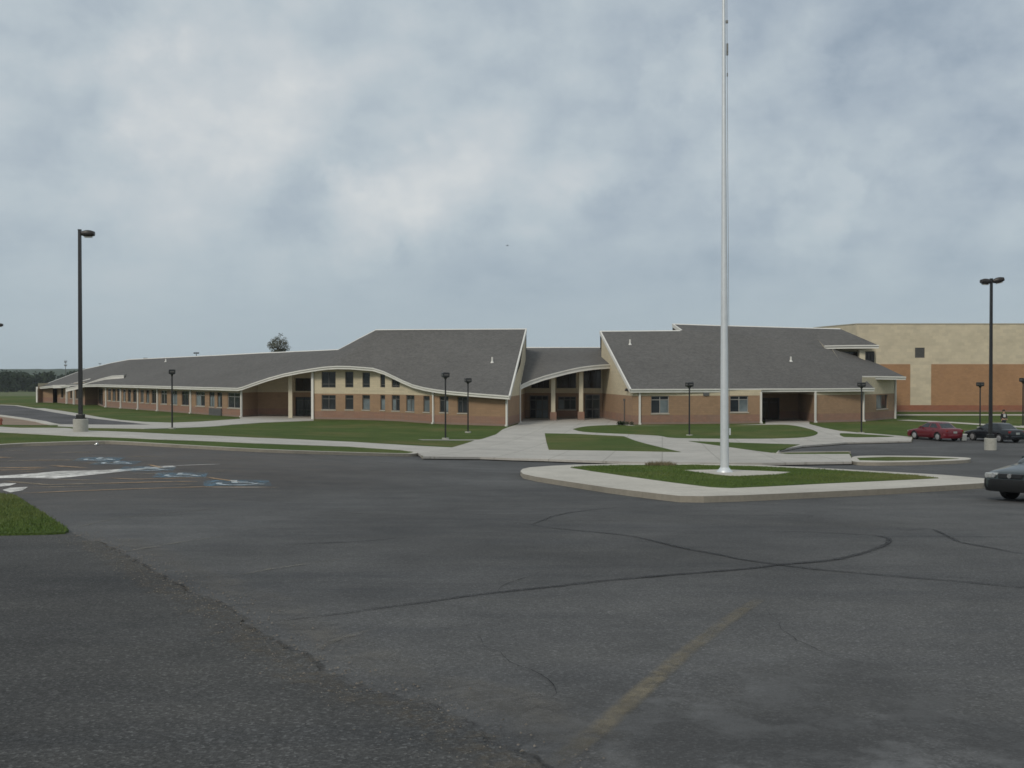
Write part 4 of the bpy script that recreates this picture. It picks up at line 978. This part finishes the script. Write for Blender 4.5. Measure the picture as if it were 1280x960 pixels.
for z, s in ((14.15, .07), (14.0, .06), (13.9, .05)): mb.box((.11 + lean * .8, -.03, z), (.06, .05, s * 2.4), bev=.01)
mb.box((.10 + lean * .83, -.03, 14.95), (.07, .05, .10), bev=.01); mb.box((.11 + lean * .75, -.03, 13.2), (.035, .04, .12), bev=.008)
mb.build('snap_hook', M['rope'], hl)
mb = MB(); mb.box((.165, -.04, 1.35), (.05, .05, .22), bev=.01); mb.build('cleat', M['alu'], fp)

# ------------------------------------------------------------------ cars
def make_car(label, paint, x, y, heading, L=4.35, W=1.68, Hh=1.38, cladding=False, group=None):
    o = empty('parked_car', (x, y, H(x, y)), heading)
    # sit on the slope
    hx, hy = math.cos(heading), math.sin(heading); e = 1.2
    px_ = math.atan2(H(x + hx * e, y + hy * e) - H(x - hx * e, y - hy * e), 2 * e); rx_ = math.atan2(H(x - hy * e, y + hx * e) - H(x + hy * e, y - hx * e), 2 * e)
    o.rotation_euler = (rx_, -px_, heading)
    tag(o, label, 'car', group)
    k = L / 4.4; w = W / 2
    stn = [(2.22, .56, .34, .50), (2.17, .70, .27, .60), (2.05, .80, .22, .675), (1.80, .84, .20, .73), (1.45, .855, .19, .79), (1.0, .86, .19, .865), (.72, .86, .19, .90), (.2, .865, .19, .915), (-.5, .865, .19, .925), (-1.1, .86, .19, .94), (-1.5, .855, .20, .95), (-1.9, .83, .22, .94), (-2.10, .79, .26, .90), (-2.19, .72, .32, .80), (-2.22, .60, .38, .60)]
    mb = MB(); rings = []
    for sx, hw, zb, zt in stn:
        sx *= k; hw = hw * w / .86; zt = zt * Hh / 1.38; dz = zt - zb
        half = [(0, zb), (hw * .6, zb), (hw * .90, zb + .03), (hw * .985, zb + dz * .22), (hw, zb + dz * .48), (hw * .985, zb + dz * .72), (hw * .955, zt - dz * .10), (hw * .88, zt - .012), (hw * .5, zt + .018), (0, zt + .028)]
        rings.append([Vector((sx, yy_, zz_)) for yy_, zz_ in half] + [Vector((sx, -yy_, zz_)) for yy_, zz_ in half[-2:0:-1]])
    mb.grid(rings, 0, close=True); mb.face(rings[0]); mb.face(rings[-1][::-1])
    body = mb.build('body', [paint, M['rubber']], o, smooth=True)
    # wheel arches by boolean, applied
    wx = [1.27 * k, -1.28 * k]
    cut = MB()
    for q in wx:
        for sy in (-1, 1): cut.tube([(q, sy * (w - .22), .31), (q, sy * (w + .2), .31)], .365, 28)
    co = cut.build('arch_cutter', M['rubber'])
    bm = bmesh.new(); bm.from_mesh(co.data); bmesh.ops.recalc_face_normals(bm, faces=bm.faces); bm.to_mesh(co.data); bm.free()
    md = body.modifiers.new('b', 'BOOLEAN'); md.object = co; md.operation = 'DIFFERENCE'; md.solver = 'EXACT'
    pin = body.parent; body.parent = None
    dg = bpy.context.evaluated_depsgraph_get(); me = bpy.data.meshes.new_from_object(body.evaluated_get(dg)); body.modifiers.clear(); body.data = me; body.parent = pin
    bpy.data.objects.remove(co)
    # cabin
    bz, tz = .90 * Hh / 1.38, Hh
    def ring(fx_, rx2, hw, z, c): return [Vector((fx_, -hw * c, z)), Vector((fx_ - .06, -hw, z)), Vector(((fx_ + rx2) / 2, -hw * 1.01, z)), Vector((rx2 + .08, -hw, z)), Vector((rx2, -hw * c, z)), Vector((rx2, hw * c, z)), Vector((rx2 + .08, hw, z)), Vector(((fx_ + rx2) / 2, hw * 1.01, z)), Vector((fx_ - .06, hw, z)), Vector((fx_, hw * c, z))]
    cb = MB(); lv = [ring(.98 * k, -1.62 * k, w * .93, bz - .03, .86), ring(.90 * k, -1.52 * k, w * .91, bz + .03, .86), ring(.16 * k, -1.02 * k, w * .72, tz - .075, .86), ring(.02 * k, -.90 * k, w * .64, tz - .02, .86), ring(-.15 * k, -.72 * k, w * .45, tz, .86)]
    cb.grid(lv, 0, close=True); cb.face(lv[-1]); cabin = cb.build('roof', paint, o, smooth=True)
    a, b = lv[1], lv[2]
    def pane(name, i, j, u0, u1, v0=.08, v1=.94, out=.004):
        P00, P10, P01, P11 = a[i], a[j], b[i], b[j]; f_ = lambda u, v: P00.lerp(P10, u).lerp(P01.lerp(P11, u), v)
        pts_ = [f_(u0, v0), f_(u1, v0), f_(u1, v1), f_(u0, v1)]
        n_ = (pts_[1] - pts_[0]).cross(pts_[3] - pts_[0]).normalized(); c_ = sum(pts_, Vector()) / 4
        if n_.dot(c_ - Vector((-.3, 0, .8))) < 0: n_ = -n_
        m_ = MB(); m_.face([p + n_ * out for p in pts_]); m_.build(name, M['carglass'], o)
    pane('windscreen', 9, 0, .05, .95); pane('rear_window', 4, 5, .05, .95)
    for i, j in ((1, 2), (8, 7)): pane('side_window', i, j, .14, .93, .10, .92)
    for i, j in ((2, 3), (7, 6)): pane('side_window', i, j, .05, .84, .10, .92)
    # wheels
    for q in wx:
        for sy in (-1, 1):
            t = MB(); yc = sy * (w - .115); t.tube([(q, yc - .095, .305), (q, yc - .08, .305), (q, yc + .08, .305), (q, yc + .095, .305)], [.28, .305, .305, .28], 26)
            wh = t.build('wheel', M['rubber'], o, smooth=True)
            r_ = MB(); yo = yc + sy * .098; r_.tube([(q, yo - sy * .01, .305), (q, yo, .305), (q, yo + sy * .006, .305), (q, yo + sy * .014, .305)], [.20, .195, .15, .05], 20)
            r_.build('rim', M['rim'], wh, smooth=True)
    # lights, bumpers, plates
    for sy in (-1, 1):
        m_ = MB(); m_.box((2.10 * k, sy * .55 * w / .86, .60 * Hh / 1.38), (.20, .31, .125), bev=.03, rz=-sy * .22); hl_ = m_.build('headlight', M['lens'], o)
        m_ = MB()
        for q_ in (-.09, .09): m_.tube([(2.19 * k - abs(.5 + sy * q_ * 0) * 0, sy * (.55 + q_) * w / .86, .60 * Hh / 1.38), (2.222 * k, sy * (.55 + q_) * w / .86, .60 * Hh / 1.38)], .052, 12)
        m_.build('reflector', M['rim'], hl_)
        m_ = MB(); m_.box((-2.13 * k, sy * .60 * w / .86, .77 * Hh / 1.38), (.12, .32, .15), bev=.03, rz=sy * .2); m_.build('tail_light', M['red_lens'], o)
        m_ = MB(); m_.box((.46 * k, sy * (w * .99 + .05), .98 * Hh / 1.38), (.10, .17, .11), bev=.03); m_.build('mirror', paint, o)
        for q_ in (.0, -.85):
            m_ = MB(); m_.box((q_ * k, sy * (w * .985), .80 * Hh / 1.38), (.14, .02, .028), bev=.006); m_.build('door_handle', M['plastic'], o)
    m_ = MB(); m_.box((2.19 * k, 0, .595 * Hh / 1.38), (.10, .62, .115), bev=.02); g_ = m_.build('grille', M['black'], o)
    m_ = MB(); m_.tube([(2.235 * k, 0, .60 * Hh / 1.38), (2.255 * k, 0, .60 * Hh / 1.38)], .055, 18); m_.build('badge', M['chrome'], g_)
    bmat = M['plastic'] if cladding else paint
    for s_, xx_ in ((1, 2.12), (-1, -2.14)):
        m_ = MB(); rr = []
        for j in range(13):
            t = -1 + 2 * j / 12; yy_ = t * .895 * w / .86; xb = s_ * (xx_ * s_ + .17 - .30 * abs(t) ** 3.2) * k
            rr.append([Vector((xb - s_ * .25, yy_, .50)), Vector((xb - s_ * .02, yy_, .52)), Vector((xb, yy_, .47)), Vector((xb, yy_, .34)), Vector((xb - s_ * .05, yy_, .23)), Vector((xb - s_ * .30, yy_, .22))])
        m_.grid(rr, 0); m_.face(rr[0]); m_.face(rr[-1][::-1]); bmp = m_.build('bumper', bmat, o, smooth=True)
        if s_ < 0: m_ = MB(); m_.box((-2.225 * k, 0, .66), (.02, .32, .15)); m_.build('licence_plate', M['lens'], o)
    return o
def car_paint(name, col, rough=.28):
    m = simple(name, col, rough, 0.1, var=.04, coat=.35, spec=.35); return m
CP = {'green': car_paint('dark_green_car_paint', (.022, .034, .036)), 'red': car_paint('dark_red_car_paint', (.115, .009, .016)), 'black': car_paint('black_car_paint', (.010, .012, .015)), 'teal': car_paint('teal_car_paint', (.02, .17, .19))}
# near car: heading turned 64 degrees from straight at the camera, to the left
th = R(64); hv = Vector((-math.sin(th), -math.cos(th)))
fc = Vector((11.45, 22.9)); c = fc - hv * 2.25
make_car('dark green sedan facing left at the right edge, only its nose in the photo', CP['green'], c.x, c.y, math.atan2(hv.y, hv.x), cladding=True)
ph = R(72)
for px, d, paint, lab in ((1168.5, 73.5, 'red', 'dark red sedan parked alone at the left end of the far lot'), (1243, 71.8, 'black', 'black sedan parked behind the concrete drum of the two headed lamp'), (1316, 70.5, 'teal', 'teal car at the right edge of the photo beside the black sedan')):
    make_car(lab, CP[paint], (px - CX) / F * d, d, math.atan2(math.sin(ph), -math.cos(ph)), L=4.3 if paint != 'red' else 4.15, W=1.66, Hh=1.36, group='cars parked in the far lot')

# ------------------------------------------------------------------ person behind the cars
def person():
    d = 84.0; x = (1255 - CX) / F * d; z = H(x, d) + .12
    o = empty('person', (x, d, z)); tag(o, 'person in dark clothes with a white shirt front walking behind the black sedan', 'person')
    def skin(name, verts, edges, rads, mat, root=0, sub=2, par=o):
        me = bpy.data.meshes.new(name); me.from_pydata(verts, edges, []); ob = bpy.data.objects.new(name, me); COL.objects.link(ob)
        md = ob.modifiers.new('s', 'SKIN'); md.use_smooth_shade = True
        for i, r in enumerate(rads): me.skin_vertices[0].data[i].radius = (r, r * .85)
        me.skin_vertices[0].data[root].use_root = True
        m2 = ob.modifiers.new('u', 'SUBSURF'); m2.levels = m2.render_levels = sub
        me2 = bpy.data.meshes.new_from_object(ob.evaluated_get(bpy.context.evaluated_depsgraph_get())); ob.modifiers.clear(); ob.data = me2
        me2.materials.clear(); me2.materials.append(mat); ob.parent = par; return ob
    V = [(0, 0, .92), (0, 0, 1.10), (0, 0, 1.32), (0, 0, 1.47), (0, -.01, 1.55), (0, -.02, 1.64), (0, -.01, 1.72),
         (-.17, 0, 1.40), (-.23, .0, 1.14), (-.22, -.08, .90), (-.215, -.10, .82), (.17, 0, 1.40), (.23, .0, 1.14), (.20, -.14, .95), (.19, -.17, .88),
         (-.10, 0, .84), (-.11, -.08, .47), (-.11, .02, .09), (-.11, -.12, .04), (.10, 0, .84), (.11, .03, .47), (.11, .16, .10), (.11, .04, .04)]
    E_ = [(0, 1), (1, 2), (2, 3), (3, 4), (4, 5), (5, 6), (2, 7), (7, 8), (8, 9), (9, 10), (2, 11), (11, 12), (12, 13), (13, 14), (0, 15), (15, 16), (16, 17), (17, 18), (0, 19), (19, 20), (20, 21), (21, 22)]
    Rr = [.15, .14, .16, .06, .055, .095, .075, .065, .05, .038, .042, .065, .05, .038, .042, .09, .062, .045, .04, .09, .062, .045, .04]
    skin('body', V, E_, Rr, simple('person_skin', (.38, .24, .17), .6))
    dk = simple('dark_cloth', (.014, .015, .018), .85)
    skin('jacket', [(0, 0, .95), (0, 0, 1.12), (0, 0, 1.34), (0, 0, 1.42), (-.18, 0, 1.40), (-.24, 0, 1.14), (-.225, -.07, .93), (.18, 0, 1.40), (.24, 0, 1.14), (.21, -.12, .98)], [(0, 1), (1, 2), (2, 3), (2, 4), (4, 5), (5, 6), (2, 7), (7, 8), (8, 9)], [.172, .16, .18, .11, .08, .065, .055, .08, .065, .055], dk)
    skin('trousers', [(0, 0, .93), (-.10, 0, .84), (-.11, -.08, .47), (-.11, .02, .12), (.10, 0, .84), (.11, .03, .47), (.11, .16, .13)], [(0, 1), (1, 2), (2, 3), (0, 4), (4, 5), (5, 6)], [.165, .105, .078, .07, .105, .078, .07], simple('dark_trousers', (.02, .022, .03), .9))
    mb = MB(); mb.box((-.02, -.165, 1.26), (.19, .05, .26), bev=.024); mb.build('shirt_front', simple('white_cloth', (.5, .5, .5), .9), o)
    mb = MB(); mb.tube([(0, .01, 1.60), (0, .015, 1.68), (0, .01, 1.75), (0, .005, 1.79)], [.085, .105, .09, .03], 14); mb.build('hair', simple('dark_hair', (.015, .011, .009), .7), o, smooth=True)
person()

# ------------------------------------------------------------------ plants, trees and distance
def leaf_cloud(mb, c, r, n, size, m=0, squash=.85):
    for _ in range(n):
        v = Vector((random.gauss(0, 1), random.gauss(0, 1), random.gauss(0, 1))).normalized() * (random.random() ** .45)
        p = Vector(c) + Vector((v.x * r, v.y * r, v.z * r * squash))
        a = Vector((random.uniform(-1, 1), random.uniform(-1, 1), random.uniform(-.6, .6))).normalized(); b = a.cross(Vector((random.uniform(-1, 1), random.uniform(-1, 1), random.uniform(-1, 1)))).normalized()
        s = size * random.uniform(.6, 1.4); mb.face([p - a * s, p + b * s * .6, p + a * s, p - b * s * .6], m)
def lone_tree():
    d = 165.0; x = (348 - CX) / F * d; z = H(x, d)
    o = empty('tree', (x, d, z)); tag(o, 'single sparse round crowned tree rising behind the left roof ridge', 'tree')
    top = EYE + (HZ - 415.5) / F * d - z
    mb = MB(); mb.tube([(0, 0, -.3), (.05, 0, 3), (0, .05, 6), (.05, 0, top - 2.2)], [.22, .18, .13, .05], 10)
    tips = []
    for k in range(16):
        zz_ = random.uniform(5.0, top - 2.6); a = k * 2.4; l = 1.0 + .5 * random.random(); e = Vector((math.cos(a) * l, math.sin(a) * l, zz_ + l * 1.0))
        mb.tube([(0, 0, zz_), (e.x * .5, e.y * .5, zz_ + l * .4), e], [.07, .045, .015], 6); tips.append(e)
    mb.build('trunk', M['bark'], o, smooth=True)
    lb = MB()
    for e in tips: leaf_cloud(lb, e, .72, 90, .11)
    cz = top - 2.1
    for k in range(64):
        v = Vector((random.gauss(0, 1), random.gauss(0, 1), random.gauss(0, 1))).normalized() * random.uniform(.45, 1.0)
        leaf_cloud(lb, (v.x * 1.5, v.y * 1.5, cz + v.z * 2.1), .45, 42, .085)
    lb.build('crown', M['leaf'], o, merge=False)
lone_tree()
def forest():
    mb = MB()
    for k in range(300):
        d = random.uniform(560, 700); px = random.uniform(-520, 260)
        x = (px - CX) / F * d; z = H(x, d); hgt = random.uniform(10, 13.2)
        for j in range(10):
            a = random.uniform(0, 6.28); rr = random.uniform(0, 3.2); leaf_cloud(mb, (x + math.cos(a) * rr, d + math.sin(a) * rr, z + hgt * random.uniform(.08, .82)), 2.8, 34, .85, squash=.8)
    # a fuller bank right behind
    o = mb.build('wood', M['leafdark'], merge=False); tag(o, 'dark line of dense trees beyond the far field on the left', 'wood', kind='stuff')
forest()
def hills():
    mb = MB(); rows = []
    for j in range(10):
        t = j / 9; d = 1150 + 700 * t; row = []
        for i in range(260):
            x = -2600 + 20 * i; base = H(x, d)
            h = (EYE + 7.2 * d / 1850 + 2.2 * mn.noise(Vector((x / 260., 1, 0))) - base) * sm(t * 1.02)
            row.append((x, d, base - .5 + h + (2.0 * mn.noise(Vector((x / 22., d / 30., 3))) + 1.2 * mn.noise(Vector((x / 9., d / 30., 8)))) * min(1, t * 3)))
        rows.append(row)
    rows.append([(p[0], 2400, -3) for p in rows[-1]])
    mb.grid(rows); o = mb.build('hills', M['hill'], merge=False, smooth=False); o['kind'] = 'structure'
hills()
# mast
d = 420.0; x = (82 - CX) / F * d; z = H(x, d)
ms = empty('mast', (x, d, z)); tag(ms, 'thin pale mast with small antennas beyond the far roof end', 'mast')
mb = MB(); top = EYE + (HZ - 450.5) / F * d - z; mb.tube([(0, 0, 0), (0, 0, top)], [.22, .10], 8); mb.build('pole', M['louver'], ms)
for rr in (452.5, 457):
    zz_ = EYE + (HZ - rr) / F * d - z; mb = MB(); mb.box((0, 0, zz_), (.9, .5, .45), bev=.1); mb.box((-.5, 0, zz_ + .3), (.12, .12, .8)); mb.box((.5, 0, zz_ + .3), (.12, .12, .8)); mb.build('antenna', M['louver'], ms)
# hydrant, box, litter, shrub, weeds
x, y = G(.8, 531, .13); o = empty('fire_hydrant', (x, y, H(x, y) + .13)); tag(o, 'small red hydrant in the dirt bank at the left edge', 'hydrant')
hm = simple('hydrant_paint', (.22, .06, .03), .5)
mb = MB(); mb.tube([(0, 0, 0), (0, 0, .05), (0, 0, .06), (0, 0, .45), (0, 0, .47), (0, 0, .52), (0, 0, .60), (0, 0, .64)], [.15, .15, .10, .10, .14, .14, .08, .02], 16); mb.build('barrel', hm, o, smooth=True)
for s_ in (-1, 1): mb = MB(); mb.tube([(0, 0, .38), (s_ * .17, 0, .38)], .055, 10); mb.build('nozzle', hm, o, smooth=True)
x, y = G(1204.5, 549.8, .1); o = empty('utility_box', (x, y, H(x, y) + .05), .2); tag(o, 'small white box on the kerb between the red sedan and the black sedan', 'utility box')
mb = MB(); mb.box((0, 0, .20), (.38, .34, .44), bev=.05); mb.build('cabinet', M['lens'], o); mb = MB(); mb.box((0, 0, .445), (.42, .38, .05), bev=.015); mb.build('lid', M['trim'], o)
x, y = G(120.5, 556.8); mb = MB()
bm = bmesh.new(); bmesh.ops.create_icosphere(bm, subdivisions=2, radius=.075)
for v in bm.verts: v.co *= 1 + .35 * mn.noise(v.co * 28)
for f in bm.faces: mb.face([v.co + Vector((0, 0, .05)) for v in f.verts])
bm.free(); o = mb.build('crumpled_paper', M['lens']); o.location = (x, y, H(x, y)); tag(o, 'crumpled white paper lying on the asphalt by the left kerb', 'litter')
def tuft(mb, x, y, z, h, n, spread, w=.010):
    for _ in range(n):
        a = random.uniform(0, 6.28); r_ = spread * math.sqrt(random.random()); bx, by = x + r_ * math.cos(a), y + r_ * math.sin(a)
        l = h * random.uniform(.5, 1.2); dx, dy = random.gauss(0, .35) * l, random.gauss(0, .35) * l; q = random.uniform(0, 3.14); wx, wy = w * math.cos(q), w * math.sin(q)
        mb.face([(bx - wx, by - wy, z), (bx + wx, by + wy, z), (bx + dx, by + dy, z + l)])
x, y = G(781, 531.5, .16); o = empty('shrub', (x, y, H(x, y) + .16)); tag(o, 'low dark shrub at the foot of the right gable wall', 'shrub')
mb = MB()
for k in range(14): leaf_cloud(mb, (random.uniform(-.8, .8), random.uniform(-.25, .25), .12 + .1 * random.random()), .22, 70, .04)
mb.build('foliage', M['leafdark'], o, merge=False)
mb = MB(); 
for k in range(8): mb.tube([(random.uniform(-.6, .6), 0, 0), (random.uniform(-.7, .7), random.uniform(-.1, .1), .22)], .01, 4)
mb.build('stem', M['bark'], o)
x, y = G(826, 582.2, .16); mb = MB(); tuft(mb, 0, 0, 0, .17, 800, .60, .010)
o = mb.build('weed_clump', simple('dry_weed', (.15, .125, .07), .95, var=.3), merge=False); o.location = (x, y, H(x, y) + .16); tag(o, 'brownish clump of dry weeds on the far side of the flagpole island', 'weeds')
b = at(634.2, 307.3, 95); o = empty('bird', b, .4); tag(o, 'tiny dark bird gliding in the open sky above the entrance', 'bird')
mb = MB(); mb.tube([(-.11, 0, 0), (-.05, 0, .005), (.03, 0, .01), (.09, 0, .015), (.12, 0, .01)], [.008, .022, .026, .018, .004], 8)
for s_ in (-1, 1): mb.grid([[(.05, s_ * .02, .02), (.03, s_ * .12, .06), (-.02, s_ * .24, .05)], [(-.03, s_ * .02, .018), (-.04, s_ * .12, .055), (-.05, s_ * .24, .048)], [(-.03, s_ * .02, .012), (-.04, s_ * .12, .049), (-.05, s_ * .24, .044)], [(.05, s_ * .02, .012), (.03, s_ * .12, .052), (-.02, s_ * .24, .045)]])
mb.grid([[(-.10, -.01, 0), (-.10, .01, 0)], [(-.18, -.035, 0), (-.18, .035, 0)]])
mb.build('body', M['black'], o)
# grass blades where the turf is close enough to read
def inside(p, poly):
    c_ = False; j = len(poly) - 1
    for i in range(len(poly)):
        if (poly[i][1] > p[1]) != (poly[j][1] > p[1]) and p[0] < (poly[j][0] - poly[i][0]) * (p[1] - poly[i][1]) / (poly[j][1] - poly[i][1]) + poly[i][0]: c_ = not c_
        j = i
    return c_
def blades(poly, off, n, h, w, xlim=None, label=''):
    xs = [p[0] for p in poly]; ys = [p[1] for p in poly]; lo = max(min(xs), xlim[0]) if xlim else min(xs); hi = min(max(xs), xlim[1]) if xlim else max(xs); mb = MB(); k = 0
    while k < n:
        p = (random.uniform(lo, hi), random.uniform(min(ys), max(ys)))
        if not inside(p, poly) or inside(p, SLAB): k += 1; continue
        k += 1
        z = H(*p) + off - .01; l = h * random.uniform(.4, 1.15) * (1 + .5 * mn.noise(Vector((p[0] * .9, p[1] * .9, 0)))); q = random.uniform(0, 3.14); wx, wy = w * math.cos(q), w * math.sin(q)
        dx, dy = random.gauss(0, .3) * l, random.gauss(0, .3) * l
        mb.face([(p[0] - wx, p[1] - wy, z), (p[0] + wx, p[1] + wy, z), (p[0] + dx, p[1] + dy, z + l)])
    o = mb.build('grass', M['blade'], merge=False); tag(o, label, 'grass', kind='stuff')
blades(LISL, .05, 110000, .065, .007, (-24, 0), 'short green grass on the small island at the left edge')
blades(ISG, .165, 70000, .055, .010, None, 'short green grass around the flagpole slab')
cr = [(x + .03 * mn.noise(Vector((x * 6, y * 6, 1))) + .02, y + .06 * mn.noise(Vector((x * 5, y * 5, 4))) + .03) for x, y in seam_w[20:]]
ribbon('crack_sealing', cr, .055, .0155, worn_paint('dark_broken_edge', (.022, .021, .020), .52, 2.2, .95), jitter=.5, step=.07)
ribbon('paving_dust', [(x + .30, y + .30) for x, y in cr], .55, .0165, worn_paint('paving_dust', (.20, .185, .16), .50, 2.5, .30), jitter=.3, step=.2)
ribbon('crack_sealing', [(x - .10, y - .12) for x, y in cr], .45, .0165, worn_paint('dusty_edge', (.17, .145, .11), .58, 9, .6), jitter=.5, step=.2)
# loose stones along the worn paving edge
mb = MB()
for k in range(1500):
    a = random.choice(seam_w); sp = random.gauss(0, .16); x, y = a[0] + sp * .8 - .04, a[1] + sp; s_ = random.uniform(.004, .014) * (1.0 if y > 6 else .8); z = H(x, y) + .012
    bs = [Vector((x + s_ * math.cos(t_) * random.uniform(.7, 1.2), y + s_ * math.sin(t_) * random.uniform(.7, 1.2), z)) for t_ in (0, 1.26, 2.5, 3.77, 5.0)]
    tp = Vector((x, y, z + s_ * .8))
    for i in range(5): mb.face([bs[i], bs[(i + 1) % 5], tp])
o = mb.build('gravel', M['pebble'], merge=False); tag(o, 'loose stones scattered along the broken paving edge', 'gravel', kind='stuff')

# ------------------------------------------------------------------ haze
def haze():
    mb = MB(); x0, x1, y0, y1, z0, z1 = -3100, 3100, -350, 3100, -9, 40
    mb.box(((x0 + x1) / 2, (y0 + y1) / 2, (z0 + z1) / 2), (x1 - x0, y1 - y0, z1 - z0)); 
    m = bpy.data.materials.new('haze'); m.use_nodes = True; nt = m.node_tree; nt.nodes.clear()
    out = nt.nodes.new('ShaderNodeOutputMaterial'); v = nt.nodes.new('ShaderNodeVolumePrincipled'); v.inputs['Density'].default_value = .00012; v.inputs['Color'].default_value = (.80, .88, .95, 1); v.inputs['Anisotropy'].default_value = 0
    nt.links.new(v.outputs[0], out.inputs['Volume'])
    o = mb.build('haze', m); tag(o, 'thin bluish summer haze in the air over the far hills', 'haze', kind='stuff')
haze()
